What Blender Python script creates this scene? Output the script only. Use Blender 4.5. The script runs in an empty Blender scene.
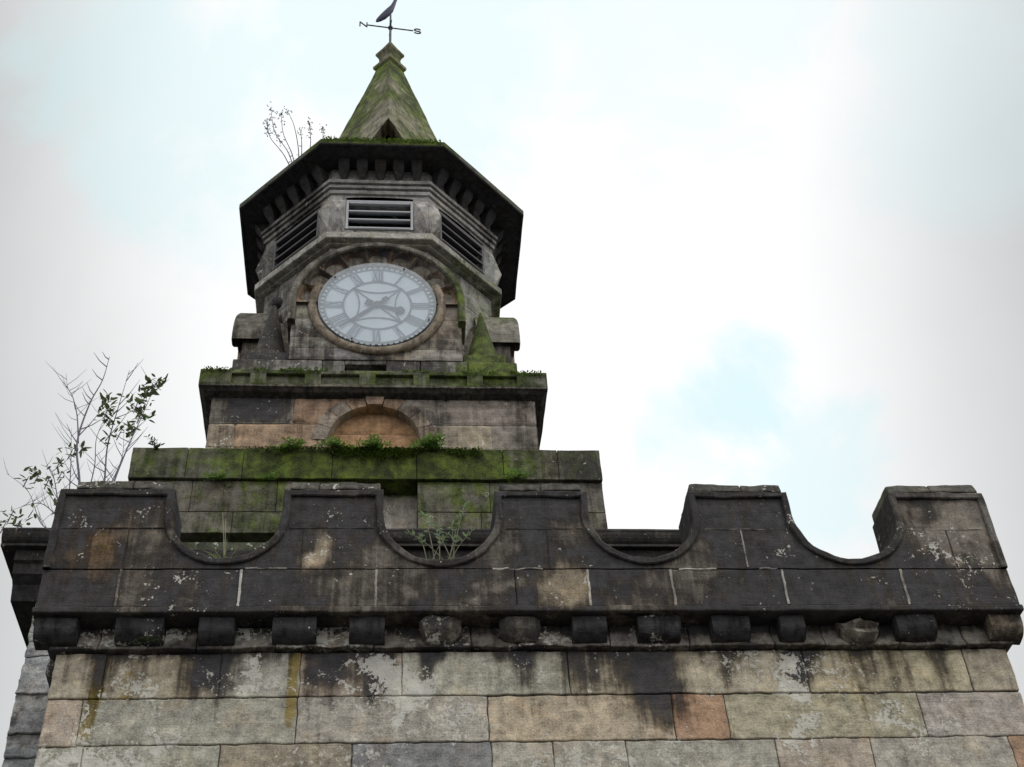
import bpy, math, random
import numpy as np
from mathutils import Matrix, Vector

# ------------------------------------------------------------------ camera, sky, sun, exposure
S = bpy.context.scene
COL = S.collection
R = math.radians
cd = bpy.data.cameras.new('camera'); cam = bpy.data.objects.new('camera', cd); COL.objects.link(cam)
p_, y_, r_ = R(42.68), R(6.885), R(4.007)
fw = Vector((math.sin(y_)*math.cos(p_), math.cos(y_)*math.cos(p_), math.sin(p_)))
r0 = Vector((math.cos(y_), -math.sin(y_), 0)); u0 = r0.cross(fw)
rt = r0*math.cos(r_) - u0*math.sin(r_); up = r0*math.sin(r_) + u0*math.cos(r_)
M = Matrix((rt, up, -fw)).transposed().to_4x4(); M.translation = (0, -9, 1.6)
cam.matrix_world = M
cd.sensor_width = 36; cd.lens = 1355*36/1024; cd.clip_end = 5000; cd.clip_start = .1
S.camera = cam

SUN_EL, SUN_AZ = R(50), R(138)          # azimuth measured clockwise from +Y: behind the camera, to the right
w = bpy.data.worlds.new('World'); S.world = w; w.use_nodes = True
nt = w.node_tree; nt.nodes.clear()
def N(t, **k):
    n = nt.nodes.new(t)
    for a, b in k.items(): setattr(n, a, b)
    return n
def L(a, b): nt.links.new(a, b)
out = N('ShaderNodeOutputWorld'); bg = N('ShaderNodeBackground'); bg.inputs[1].default_value = .1
L(bg.outputs[0], out.inputs[0])
sky = N('ShaderNodeTexSky', sky_type='NISHITA', sun_disc=False)
sky.sun_elevation = SUN_EL; sky.sun_rotation = SUN_AZ
tc = N('ShaderNodeTexCoord')
def mth(op, a, b=None, c=None, clamp=False):
    n = N('ShaderNodeMath', operation=op); n.use_clamp = clamp
    for i, v in enumerate((a, b, c)):
        if v is None: continue
        if isinstance(v, (int, float)): n.inputs[i].default_value = v
        else: L(v, n.inputs[i])
    return n.outputs[0]
def dotdir(d):
    n = N('ShaderNodeVectorMath', operation='DOT_PRODUCT'); L(tc.outputs['Generated'], n.inputs[0])
    n.inputs[1].default_value = Vector(d).normalized(); return n.outputs['Value']
def noise(scale, det=6, rough=.55, dist=0):
    n = N('ShaderNodeTexNoise'); n.inputs['Scale'].default_value = scale; n.inputs['Detail'].default_value = det
    n.inputs['Roughness'].default_value = rough; n.inputs['Distortion'].default_value = dist
    L(tc.outputs['Generated'], n.inputs['Vector']); return n.outputs['Fac']
n1 = noise(2.4, 7, .55, .4); n2 = noise(9.0, 8, .62, .5)
# openings in the overcast: direction, cosine of the angular radius, strength
GAPS = [((.252, .718, .649), .9982, .62), ((.215, .738, .639), .9990, .45), ((.305, .738, .603), .9972, .42), ((.40, .50, .77), .994, .22), ((.03, .53, .85), .988, .38),
        ((-.15, .575, .805), .994, .40), ((-.13, .62, .77), .997, .20), ((.18, .50, .85), .990, .28)]
gap = 0.0
def sstep(v, a, b):
    n = N('ShaderNodeMapRange'); n.interpolation_type = 'SMOOTHSTEP'; L(v, n.inputs[0])
    n.inputs[1].default_value = a; n.inputs[2].default_value = b; return n.outputs[0]
ragged = mth('ADD', mth('MULTIPLY', n1, .45), mth('MULTIPLY', n2, .55))
for d, cr, s in GAPS:
    e = mth('MULTIPLY', mth('SUBTRACT', dotdir(d), cr), 1/(1-cr))
    e = mth('ADD', e, mth('MULTIPLY', mth('SUBTRACT', ragged, .50), 6.5))
    e = mth('MULTIPLY', sstep(e, -.1, 1.0), s)
    gap = e if isinstance(gap, float) else mth('MAXIMUM', gap, e)
gapf = mth('MINIMUM', gap, .8)
# bright cloud ahead, sides greyed: lens vignette put into the sky colour
xd = mth('ABSOLUTE', mth('SUBTRACT', dotdir((1, 0, 0)), .085))
xd = mth('ADD', xd, mth('MULTIPLY', mth('SUBTRACT', n1, .5), .10))
edge = N('ShaderNodeMapRange'); edge.interpolation_type = 'SMOOTHSTEP'
L(xd, edge.inputs[0]); edge.inputs[1].default_value = .16; edge.inputs[2].default_value = .44
edge.inputs[3].default_value = 1; edge.inputs[4].default_value = 0
thick = edge.outputs[0]  # brightness left after the side vignette
back = N('ShaderNodeMapRange'); L(dotdir((0, -1, .25)), back.inputs[0]); back.inputs[1].default_value = -.45; back.inputs[2].default_value = .6
back.inputs[3].default_value = 0; back.inputs[4].default_value = 1
cl = N('ShaderNodeMix', data_type='RGBA'); L(mth('MAXIMUM', thick, back.outputs[0]), cl.inputs[0])
cl.inputs[6].default_value = (4.9, 5.0, 5.05, 1); cl.inputs[7].default_value = (9.55, 9.6, 9.65, 1)
skyb = N('ShaderNodeMix', data_type='RGBA', blend_type='MULTIPLY'); skyb.inputs[0].default_value = 1
L(sky.outputs[0], skyb.inputs[6]); skyb.inputs[7].default_value = (1.9, 2.3, 1.9, 1)
thin = N('ShaderNodeMix', data_type='RGBA'); thin.inputs[0].default_value = .85
L(skyb.outputs[2], thin.inputs[6]); thin.inputs[7].default_value = (6.3, 9.2, 9.5, 1)
mx = N('ShaderNodeMix', data_type='RGBA'); L(gapf, mx.inputs[0]); L(cl.outputs[2], mx.inputs[6]); L(thin.outputs[2], mx.inputs[7])
L(mx.outputs[2], bg.inputs[0])

sd = bpy.data.lights.new('sun', 'SUN'); sd.energy = .9; sd.angle = R(25); sd.color = (1, .96, .9)
sun = bpy.data.objects.new('sun', sd); COL.objects.link(sun)
sdir = Vector((math.sin(SUN_AZ)*math.cos(SUN_EL), math.cos(SUN_AZ)*math.cos(SUN_EL), math.sin(SUN_EL)))
sun.rotation_euler = sdir.to_track_quat('Z', 'Y').to_euler(); sun.location = (8, -12, 20)
S.view_settings.view_transform = 'Standard'; S.view_settings.look = 'None'
S.view_settings.exposure = .12; S.view_settings.gamma = 1; S.view_settings.use_curve_mapping = False

# ------------------------------------------------------------------ noise in numpy
def _h(ix, iy, iz, s):
    n = (ix*374761393 + iy*668265263 + iz*2147483647 + s*974634777) & 0xffffffff
    n = ((n ^ (n >> 13))*1274126177) & 0xffffffff
    n = ((n ^ (n >> 16))*2246822519) & 0xffffffff
    return ((n ^ (n >> 15)) & 0xffffff)/0xffffff
def vnoise(P, seed=0):
    P = np.asarray(P, float); i = np.floor(P).astype(np.int64); f = P-i; f = f*f*(3-2*f); o = 0
    for a in (0, 1):
        for b in (0, 1):
            for c in (0, 1):
                wt = (f[:, 0] if a else 1-f[:, 0])*(f[:, 1] if b else 1-f[:, 1])*(f[:, 2] if c else 1-f[:, 2])
                o = o + wt*_h(i[:, 0]+a, i[:, 1]+b, i[:, 2]+c, seed)
    return o
def fbm(P, scale, oct=3, seed=0):
    P = np.asarray(P, float)*np.asarray(scale, float); s = 0; a = .5; t = 0
    for k in range(oct):
        s = s + a*vnoise(P*2**k + 17.3*k, seed+k); t += a; a *= .5
    return s/t
def sm(x, a, b):
    t = np.clip((x-a)/(b-a), 0, 1); return t*t*(3-2*t)
rng = random.Random(7)

# ------------------------------------------------------------------ mesh builder
class MB:
    def __init__(s, paint=None, frame=None):
        s.v = []; s.f = []; s.t = []; s.m = []; s.n = 0; s.paint = paint; s.frame = frame or (0, 0, 0)
    def tf(s, P):
        P = np.asarray(P, float); cx, cy, a = s.frame; c, d = math.cos(a), math.sin(a)
        return np.stack([cx + P[:, 0]*c - P[:, 1]*d, cy + P[:, 0]*d + P[:, 1]*c, P[:, 2]], 1)
    def add(s, P, F, tint=(.3, .3, .3), mask=None, rough=0, rsc=3.0):
        P = s.tf(P); n = len(P)
        T = np.tile(np.asarray(tint, float), (n, 1)) if np.ndim(tint) == 1 else np.asarray(tint, float)
        m = np.zeros((n, 4))
        if mask is not None: m = m + np.asarray(mask, float)
        if s.paint is not None:
            T, m = s.paint(P, T, m)
        if rough:
            d = np.stack([fbm(P, rsc, 3, 11+k) for k in range(3)], 1)-.5
            P = P + d*rough
        s.v.append(P); s.t.append(T); s.m.append(m)
        s.f += [tuple(i+s.n for i in f) for f in F]; s.n += n
    def grid(s, G, tint=(.3, .3, .3), mask=None, keep=None, flip=False, **k):
        G = np.asarray(G, float); a, b = G.shape[:2]; F = []
        for i in range(a-1):
            for j in range(b-1):
                if keep is not None and not keep[i, j]: continue
                q = (i*b+j, (i+1)*b+j, (i+1)*b+j+1, i*b+j+1)
                F.append(q[::-1] if flip else q)
        P = G.reshape(-1, 3)
        if keep is not None:
            us = sorted({i for f in F for i in f}); mp = {o: n for n, o in enumerate(us)}
            P = P[us]; F = [tuple(mp[i] for i in f) for f in F]
        if len(P): s.add(P, F, tint, mask, **k)
    def box(s, x0, x1, y0, y1, z0, z1, bev=.012, tint=(.3, .3, .3), mask=None, step=.12, rough=0, skip='', warp=None, rsc=3.0):
        lo = np.array((min(x0, x1), min(y0, y1), min(z0, z1))); hi = np.array((max(x0, x1), max(y0, y1), max(z0, z1)))
        bev = min(bev, (hi-lo).min()*.45)
        def ax(i):
            a, b = lo[i], hi[i]
            n = max(1, int(round((b-a-2*bev)/step)))
            mid = list(np.linspace(a+bev, b-bev, n+1))
            return np.array(([a] + mid + [b]) if bev > 0 else mid)
        A = [ax(0), ax(1), ax(2)]
        for d in range(3):
            for sd in (0, 1):
                if 'xyz'[d] + '-+'[sd] in skip.split(): continue
                e, g = [i for i in range(3) if i != d]
                U, V = np.meshgrid(A[e], A[g], indexing='ij')
                P = np.zeros(U.shape + (3,)); P[..., e] = U; P[..., g] = V; P[..., d] = (lo, hi)[sd][d]
                if bev > 0:
                    q = np.clip(P, lo+bev, hi-bev); o = P-q
                    l = np.linalg.norm(o, axis=-1, keepdims=True); l[l == 0] = 1
                    P = q + o/l*bev
                if warp is not None: P = warp(P)
                fl = (sd == 1) ^ (d == 1)
                s.grid(P, tint, mask, flip=not fl, rough=rough, rsc=rsc)
    def prism(s, poly, y0, y1, **k):          # polygon in (x, z), extruded along y
        n = len(poly)
        P = [(x, y0, z) for x, z in poly] + [(x, y1, z) for x, z in poly]
        F = [tuple(range(n)), tuple(range(2*n-1, n-1, -1))] + [(i, i+n, (i+1) % n+n, (i+1) % n) for i in range(n)]
        s.add(P, F, **k)
    def tube(s, pts, rad, n=6, **k):
        pts = [Vector(p) for p in pts]; P = []; F = []
        rad = rad if hasattr(rad, '__len__') else [rad]*len(pts)
        for i, p in enumerate(pts):
            d = (pts[min(i+1, len(pts)-1)]-pts[max(i-1, 0)]).normalized()
            a = d.cross(Vector((0, 0, 1)) if abs(d.z) < .9 else Vector((1, 0, 0))).normalized(); b = d.cross(a)
            for j in range(n):
                t = 2*math.pi*j/n; P.append(p + (a*math.cos(t)+b*math.sin(t))*rad[i])
        for i in range(len(pts)-1):
            for j in range(n):
                F.append((i*n+j, i*n+(j+1) % n, (i+1)*n+(j+1) % n, (i+1)*n+j))
        F += [tuple(range(n))[::-1], tuple(range((len(pts)-1)*n, len(pts)*n))]
        s.add([tuple(p) for p in P], F, **k)
    def lathe(s, prof, n=8, rot=None, sub=6, rough=0, cx=0, cy=0, **k):   # flat sided, prof = [(apothem, z)]
        for q in range(n):
            a = 2*math.pi*q/n + (rot or 0); h = math.tan(math.pi/n)
            G = np.zeros((sub+1, len(prof), 3))
            for i in range(sub+1):
                t = -1+2*i/sub
                for j, (ap, z) in enumerate(prof):
                    u = t*ap*h; G[i, j] = (cx+u*math.cos(a)+ap*math.sin(a), cy+u*math.sin(a)-ap*math.cos(a), z)
            s.grid(G, rough=rough, **k)
    def build(s, name, mat, parent=None, smooth=False):
        P = np.concatenate(s.v) if s.v else np.zeros((0, 3))
        if parent is not None: P = P - np.array(parent['_base'])
        me = bpy.data.meshes.new(name); me.from_pydata(P.tolist(), [], s.f)
        for nm, arr, dim in (('tint', s.t, 3), ('mask', s.m, 4)):
            A = np.concatenate(arr); 
            if dim == 3: A = np.concatenate([A, np.ones((len(A), 1))], 1)
            at = me.attributes.new(nm, 'FLOAT_COLOR', 'POINT'); at.data.foreach_set('color', A.astype(np.float32).ravel())
        me.materials.append(mat)
        if smooth: me.polygons.foreach_set('use_smooth', [True]*len(me.polygons))
        me.update()
        o = bpy.data.objects.new(name, me); COL.objects.link(o)
        if parent is not None: o.parent = parent; o['_base'] = list(parent['_base'])
        else: o['_base'] = [0.0, 0.0, 0.0]
        return o

def thing(name, label, cat, loc, group=None):
    o = bpy.data.objects.new(name, None); COL.objects.link(o); o.location = loc; o.empty_display_size = .2
    o['_base'] = [float(c) for c in loc]; o['label'] = label; o['category'] = cat
    if group: o['group'] = group
    return o
def tag(o, label, cat, group=None, kind=None):
    o['label'] = label; o['category'] = cat
    if group: o['group'] = group
    if kind: o['kind'] = kind
    return o

# ------------------------------------------------------------------ materials
def nodes_for(name):
    global nt
    m = bpy.data.materials.new(name); m.use_nodes = True; nt = m.node_tree; nt.nodes.clear()
    o = N('ShaderNodeOutputMaterial'); b = N('ShaderNodeBsdfPrincipled'); L(b.outputs[0], o.inputs[0])
    return m, b
def onoise(scale, det=5, rough=.6, vec=None, dist=0):
    n = N('ShaderNodeTexNoise'); n.inputs['Detail'].default_value = det; n.inputs['Roughness'].default_value = rough
    n.inputs['Distortion'].default_value = dist
    if isinstance(scale, (int, float)):
        n.inputs['Scale'].default_value = scale; L(vec, n.inputs['Vector'])
    else:
        n.inputs['Scale'].default_value = 1; m = N('ShaderNodeMapping'); m.inputs['Scale'].default_value = scale
        L(vec, m.inputs['Vector']); L(m.outputs[0], n.inputs['Vector'])
    return n.outputs['Fac']
def step(v, a, b):
    n = N('ShaderNodeMapRange'); n.interpolation_type = 'SMOOTHSTEP'; L(v, n.inputs[0])
    n.inputs[1].default_value = a; n.inputs[2].default_value = b; return n.outputs[0]
def mixc(f, a, b, bt='MIX'):
    n = N('ShaderNodeMix', data_type='RGBA', blend_type=bt)
    for i, v in ((0, f), (6, a), (7, b)):
        if isinstance(v, (int, float)): n.inputs[i].default_value = v
        elif isinstance(v, tuple): n.inputs[i].default_value = v + (1,)
        else: L(v, n.inputs[i])
    return n.outputs[2]
def grey(v):
    n = N('ShaderNodeCombineColor')
    for i in range(3): L(v, n.inputs[i])
    return n.outputs[0]
def stone_material():
    m, b = nodes_for('weathered_stone')
    t = N('ShaderNodeTexCoord').outputs['Object']
    at = N('ShaderNodeAttribute', attribute_name='tint'); mk = N('ShaderNodeAttribute', attribute_name='mask')
    sp = N('ShaderNodeSeparateColor'); L(mk.outputs['Color'], sp.inputs[0])
    soot_shade, lich, moss, yel = sp.outputs[0], sp.outputs[1], sp.outputs[2], mk.outputs['Alpha']
    big = onoise(1.7, 4, .6, t); med = onoise(9, 6, .65, t); fine = onoise(70, 4, .7, t)
    strat = onoise((2.5, 2.5, 38), 4, .65, t, .4); strk = onoise((17, 17, 1.0), 5, .62, t, .25)
    v = mth('ADD', mth('MULTIPLY', med, .75), mth('ADD', mth('MULTIPLY', fine, .50), mth('MULTIPLY', strat, .20)))
    v = mth('ADD', v, mth('MULTIPLY', big, .3)); v = mth('MULTIPLY', mth('SUBTRACT', v, .52), 2.9)   # about .45 .. 1.5
    v = mth('MULTIPLY', mth('MAXIMUM', v, .30), mth('MULTIPLY_ADD', strk, .9, .55))
    c = mixc(1.0, at.outputs['Color'], grey(v), 'MULTIPLY')
    # colour drift inside a block
    c = mixc(mth('MULTIPLY', step(onoise(4.2, 5, .6, t, .6), .5, .68), .35), c, mixc(1.0, c, (1.15, .99, .80), 'MULTIPLY'))
    c = mixc(mth('MULTIPLY', step(onoise(3.1, 5, .6, t, .5), .52, .7), .35), c, mixc(1.0, c, (.68, .70, .74), 'MULTIPLY'))
    # yellow algae
    fy = step(mth('ADD', yel, mth('MULTIPLY', mth('SUBTRACT', mth('ADD', mth('MULTIPLY', strk, .4), mth('MULTIPLY', onoise(12, 7, .72, t, .6), .6)), .5), 3.2)), .30, .85)
    c = mixc(mth('MULTIPLY', fy, .85), c, mixc(med, (.11, .07, .02), (.40, .30, .05)))
    # sooty crust, also painted soffit shade: vertical runs with ragged edges
    ns = mth('ADD', mth('MULTIPLY', strk, .55), mth('MULTIPLY', onoise(6.0, 7, .70, t, .8), .45))
    fs = step(mth('ADD', soot_shade, mth('MULTIPLY', mth('SUBTRACT', ns, .5), 2.5)), .08, .78)
    c = mixc(fs, c, mixc(1.0, c, (.20, .185, .175), 'MULTIPLY'))
    fc = step(mth('ADD', soot_shade, mth('MULTIPLY', mth('SUBTRACT', ns, .5), 2.3)), .56, .98)
    sc = mixc(mth('ADD', mth('MULTIPLY', fine, .7), mth('ADD', mth('MULTIPLY', mth('SUBTRACT', strat, .25), .40), mth('MULTIPLY', mth('SUBTRACT', med, .5), 1.1))), (.014, .014, .016), (.108, .105, .112))
    c = mixc(mth('MULTIPLY', fc, .88), c, sc)
    # pale crustose lichen in flaky patches
    nl = mth('ADD', mth('MULTIPLY', onoise(7.5, 9, .70, t, .8), .62), mth('MULTIPLY', onoise(38, 4, .6, t, .3), .38))
    lich = mth('ADD', lich, .07)
    fl = step(mth('ADD', lich, mth('MULTIPLY', mth('SUBTRACT', nl, .5), 3.4)), .50, .58)
    c = mixc(mth('MULTIPLY', fl, mth('MULTIPLY_ADD', fine, .5, .55)), c, mixc(med, (.46, .44, .37), (.84, .83, .77)))
    fk = step(onoise(3.6, 8, .7, t, 1.1), .56, .60)
    c = mixc(mth('MULTIPLY', fk, .30), c, mixc(1.0, c, (1.55, 1.5, 1.4), 'MULTIPLY'))
    spk = step(onoise(95, 2, .5, t), .68, .74)
    c = mixc(mth('MULTIPLY', spk, .55), c, mixc(1.0, c, (.35, .34, .33), 'MULTIPLY'))
    # moss and green algae
    nm = mth('ADD', mth('MULTIPLY', onoise(6, 6, .65, t, .4), .6), mth('MULTIPLY', strk, .4))
    fm = step(mth('ADD', moss, mth('MULTIPLY', mth('SUBTRACT', nm, .5), 1.7)), .3, .85)
    gc = mixc(step(med, .38, .62), (.028, .042, .010), (.118, .178, .019))
    gc = mixc(step(fine, .4, .75), gc, (.14, .175, .04)); gc = mixc(1.0, gc, mixc(step(onoise(3.3, 5, .65, t, .5), .38, .62), (.50, .52, .55), (1.35, 1.35, 1.2)), 'MULTIPLY')
    c = mixc(mth('MULTIPLY', fm, .9), c, gc)
    L(c, b.inputs['Base Color']); b.inputs['Roughness'].default_value = .88; b.inputs['Specular IOR Level'].default_value = .25
    h = mth('ADD', mth('MULTIPLY', med, .5), mth('ADD', mth('MULTIPLY', fine, .45), mth('MULTIPLY', strat, .28)))
    h = mth('ADD', h, mth('ADD', mth('MULTIPLY', fl, .12), mth('MULTIPLY', mth('MULTIPLY', fm, fine), .9)))
    bp = N('ShaderNodeBump'); bp.inputs['Strength'].default_value = .8; bp.inputs['Distance'].default_value = .025
    L(h, bp.inputs['Height']); L(bp.outputs[0], b.inputs['Normal'])
    return m
STONE = stone_material()
def tint_material(name, rough, metal=0.0, trans=0.0, var=.5, spec=.4):
    m, b = nodes_for(name); t = N('ShaderNodeTexCoord').outputs['Object']
    at = N('ShaderNodeAttribute', attribute_name='tint')
    n = mth('MULTIPLY_ADD', onoise(14, 5, .6, t), var*2, 1-var)
    c = mixc(1.0, at.outputs['Color'], grey(n), 'MULTIPLY')
    L(c, b.inputs['Base Color']); b.inputs['Roughness'].default_value = rough; b.inputs['Metallic'].default_value = metal
    b.inputs['Specular IOR Level'].default_value = spec
    if trans:
        o = [x for x in nt.nodes if x.type == 'OUTPUT_MATERIAL'][0]
        tr = N('ShaderNodeBsdfTranslucent'); L(c, tr.inputs[0]); ms = N('ShaderNodeMixShader'); ms.inputs[0].default_value = trans
        L(b.outputs[0], ms.inputs[1]); L(tr.outputs[0], ms.inputs[2]); L(ms.outputs[0], o.inputs[0])
    return m
LEAF = tint_material('leaf', .55, 0, .35, .35)
BARK = tint_material('bark', .9, 0, 0, .4, .2)
IRON = tint_material('wrought_iron', .5, .3, 0, .3)
PAINT = tint_material('weathered_paint', .6, 0, 0, .2)
def dial_material():
    m, b = nodes_for('opal_dial'); t = N('ShaderNodeTexCoord').outputs['Object']
    at = N('ShaderNodeAttribute', attribute_name='tint')
    n = mth('MULTIPLY_ADD', onoise(3.5, 5, .65, t), .2, .9)
    L(mixc(1.0, at.outputs['Color'], grey(n), 'MULTIPLY'), b.inputs['Base Color']); b.inputs['Roughness'].default_value = .45
    return m
DIAL = dial_material()
def glass_material():
    m, b = nodes_for('hazy_glass'); t = N('ShaderNodeTexCoord').outputs['Object']
    o = [x for x in nt.nodes if x.type == 'OUTPUT_MATERIAL'][0]; nt.nodes.remove(b)
    tr = N('ShaderNodeBsdfTransparent'); tr.inputs[0].default_value = (.93, .96, .97, 1)
    df = N('ShaderNodeBsdfDiffuse'); df.inputs[0].default_value = (.60, .66, .72, 1)
    gl = N('ShaderNodeBsdfGlossy'); gl.inputs['Roughness'].default_value = .12; gl.inputs[0].default_value = (.9, .9, .9, 1)
    m1 = N('ShaderNodeMixShader'); L(mth('MULTIPLY_ADD', onoise(2.2, 5, .6, t), .16, .10), m1.inputs[0])
    L(tr.outputs[0], m1.inputs[1]); L(df.outputs[0], m1.inputs[2])
    m2 = N('ShaderNodeMixShader'); m2.inputs[0].default_value = .07; L(m1.outputs[0], m2.inputs[1]); L(gl.outputs[0], m2.inputs[2])
    L(m2.outputs[0], o.inputs[0]); return m
GLASS = glass_material()
def ground_material():
    m, b = nodes_for('tarmac'); t = N('ShaderNodeTexCoord').outputs['Object']
    c = mixc(onoise(.7, 6, .6, t), (.04, .04, .04), (.075, .072, .068)); c = mixc(step(onoise(60, 3, .6, t), .55, .7), c, (.12, .115, .11))
    L(c, b.inputs['Base Color']); b.inputs['Roughness'].default_value = .9; return m
GROUND = ground_material()

# stone colours (albedo)
TAN = (.46, .41, .30); GREY = (.43, .41, .345); WARM = (.42, .37, .285); PINK = (.43, .285, .195); BROWN = (.36, .305, .235)
DARK = (.060, .057, .056); BLUE = (.30, .295, .275); PALE = (.48, .46, .42)

# ------------------------------------------------------------------ ground
g = MB(); n = 40
xs = np.concatenate([[-2000, -600, -200], np.linspace(-60, 60, n), [200, 600, 2000]])
X, Y = np.meshgrid(xs, xs, indexing='ij'); g.grid(np.stack([X, Y, X*0], -1))
ground = g.build('ground', GROUND); ground['kind'] = 'structure'

# ------------------------------------------------------------------ battlemented porch
porch = thing('battlemented_porch', 'sooty black battlemented parapet on pale blockwork porch wall in front of the tower', 'porch', (1.2, 0, 0))
def wx(px): return (px-393.4)*.00781
SOOT = [(218, 24, .85, 1.0), (275, 12, .4, .5), (345, 20, .55, .75), (378, 14, .6, 1.3), (440, 18, .4, .35), (505, 22, .4, .35), (592, 14, .62, 1.25),
        (655, 24, .85, 1.85), (740, 12, .4, .7), (790, 14, .8, .95), (985, 10, .35, .5), (60, 8, .3, .4), (140, 10, .4, .35)]
YEL = [(119, 9, .8, 2.2), (304, 7, .75, 1.8), (628, 10, .45, 1.0), (250, 9, .35, .25), (150, 8, .35, 1.6), (860, 30, .25, 2.2)]
LICH = [(150, 16, .62, 0, 1), (190, 60, .42, 1, 2), (115, 25, .5, 1, 2), (260, 16, .5, 0, 1), (395, 18, .62, .4, 2), (400, 14, .45, 0, 1), (520, 14, .5, 0, 1),
        (782, 12, .62, 0, 2), (800, 24, .5, 1, 2), (880, 26, .35, 1, 2), (170, 60, .78, 2, 3), (560, 60, .72, 2, 3), (785, 30, .55, 2, 3), (920, 40, .55, 2, 3),
        (720, 30, .3, 0, 1), (860, 30, .3, 0, 1), (90, 10, .4, 2, 3), (650, 30, .3, 2, 3), (470, 20, .3, 0, 2), (945, 25, .4, 1, 2)]
def paint_wall(P, T, m):
    x = P[:, 0] + (fbm(P, 2.2, 2, 5)-.5)*.10; z = P[:, 2]
    row = (7.154-z)/.385
    xo = (fbm(P, 3.5, 3, 6)-.5)*.55; ro = (fbm(P, 3.5, 3, 8)-.5)*1.3
    for px, wd, s, ln in SOOT:
        m[:, 0] += s*np.exp(-((x+xo*.22-wx(px))/(wd*.0078))**2*.9)*(1-sm(row+ro*.5, ln*.45, ln*1.2))
    m[:, 0] *= 1.25
    dr = sm(fbm(P, (7, 1, .35), 2, 15), .42, .72); m[:, 0] += .50*dr*(1-sm(row, .2, 1.5)) + .20*dr
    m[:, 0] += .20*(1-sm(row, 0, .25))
    for px, wd, s, ln in YEL:
        m[:, 3] += 1.45*s*np.exp(-((x+xo*.15-wx(px))/(wd*.0078))**2)*(1-sm(row+ro*.5, ln*.6, ln*1.15))
    for px, wd, s, a, b in LICH:
        m[:, 1] += s*.60*np.exp(-((x+xo-wx(px))/(wd*.0086))**2)*sm(row+ro, a-.3, a+.15)*(1-sm(row+ro, b-.2, b+.25))
    m[:, 0] += .12*sm(fbm(P, (.8, .8, .8), 3, 9), .5, .7) ; m[:, 1] += .28*sm(fbm(P, (1.8, 1.8, 2.6), 3, 19), .48, .68)
    return T, m
def jit(t, a=.06):
    k = 1+rng.uniform(-a, a); return tuple(max(.01, c*k*(1+rng.uniform(-.03, .03))) for c in t)
wl = MB(paint_wall)
X0, X1 = -2.472, 4.88
rows = [(6.776, 7.148, [(-2.472, 1.368, None), (1.368, 3.218, TAN), (3.218, 4.513, TAN), (4.513, 4.88, WARM)]),
        (6.395, 6.768, [(-2.472, -2.215, WARM), (-2.215, -.665, GREY), (-.665, .734, GREY), (.734, 2.125, TAN), (2.125, 2.534, PINK), (2.534, 4.05, TAN), (4.05, 4.88, GREY)]),
        (6.03, 6.387, [(-2.472, -2.15, GREY), (-2.15, -1.20, GREY), (-1.20, -.26, BROWN), (-.26, .75, (.24, .24, .235)), (.75, 1.20, GREY), (1.20, 1.74, GREY), (1.74, 2.86, GREY), (2.86, 3.58, WARM), (3.58, 4.66, GREY), (4.66, 4.88, PINK)])]
rows[0][2][0:1] = [(-2.472, -2.10, WARM), (-2.10, -1.25, WARM), (-1.25, -.66, GREY), (-.66, .1, WARM), (.1, 1.368, GREY)]
z = 6.03
while z > .25:
    h = rng.uniform(.33, .40); r = []; x = X0
    while x < X1-.02:
        e = min(X1, x+rng.uniform(.5, 1.5)); e = X1 if X1-e < .3 else e
        r.append((x, e, rng.choice([TAN, GREY, GREY, WARM, BROWN]))); x = e
    rows.append((max(.05, z-h+.008), z-.008+.008, r)); z -= h
for zi, (z0, z1, bl) in enumerate(rows):
    for i, (a, b, t) in enumerate(bl):
        wide = zi == 0 and i in (0, 1, 2, 3)          # hair joints inside the top left run
        gp = .0015 if wide else rng.uniform(.002, .006)
        st = .03 if zi < 3 else .25
        wl.box(a+gp, b-gp, rng.uniform(-.010, .006), .34, z0+rng.uniform(-.001, .003), z1-rng.uniform(-.001, .003), bev=.010, tint=jit(t), step=st, rough=.020, rsc=11, skip='y+' + ('' if zi else ''))
wl.box(X0+.012, X1-.012, .014, .36, .02, 7.15, bev=0, tint=(.07, .062, .055), step=.3)
# return walls running back to the church
for xa, xb in ((X0+.004, X0+.34), (X1-.34, X1-.004)):
    for z0, z1, bl in rows:
        y = .345
        while y < 1.49:
            e = min(1.5, y+rng.uniform(.4, .8)); e = 1.5 if 1.5-e < .25 else e
            wl.box(xa, xb, y+.004, e-.004, z0, z1, bev=.009, tint=jit(rng.choice([TAN, GREY, WARM])), step=.2, rough=.01, rsc=7); y = e
wl.build('wall', STONE, porch)

# projecting strip under the corbels
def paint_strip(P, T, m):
    m[:, 0] += .22 + .45*sm(fbm(P, (2.6, 1, 6), 3, 31), .42, .62) + .5*sm(P[:, 2], 7.285, 7.33)  # last term paints the shade at the top of the cove
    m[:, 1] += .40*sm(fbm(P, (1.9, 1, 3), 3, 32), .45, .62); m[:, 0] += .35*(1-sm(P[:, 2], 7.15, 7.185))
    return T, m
cs = MB(paint_strip); x = X0-.05
while x < X1+.03:
    e = min(X1+.05, x+rng.uniform(.35, .8)); e = X1+.05 if X1+.05-e < .2 else e
    k = rng.uniform(0, .012)
    def wp(P, k=k):
        Q = P.copy(); t = np.clip((P[..., 2]-7.15)/.22, 0, 1); fr = P[..., 1] < .1
        Q[..., 1] = np.where(fr, P[..., 1] - .05*(1-t)**2 + k, P[..., 1]); return Q
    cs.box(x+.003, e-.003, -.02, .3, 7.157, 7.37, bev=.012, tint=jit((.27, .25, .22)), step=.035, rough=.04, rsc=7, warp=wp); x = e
cs.build('corbel_strip', STONE, porch)

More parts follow.
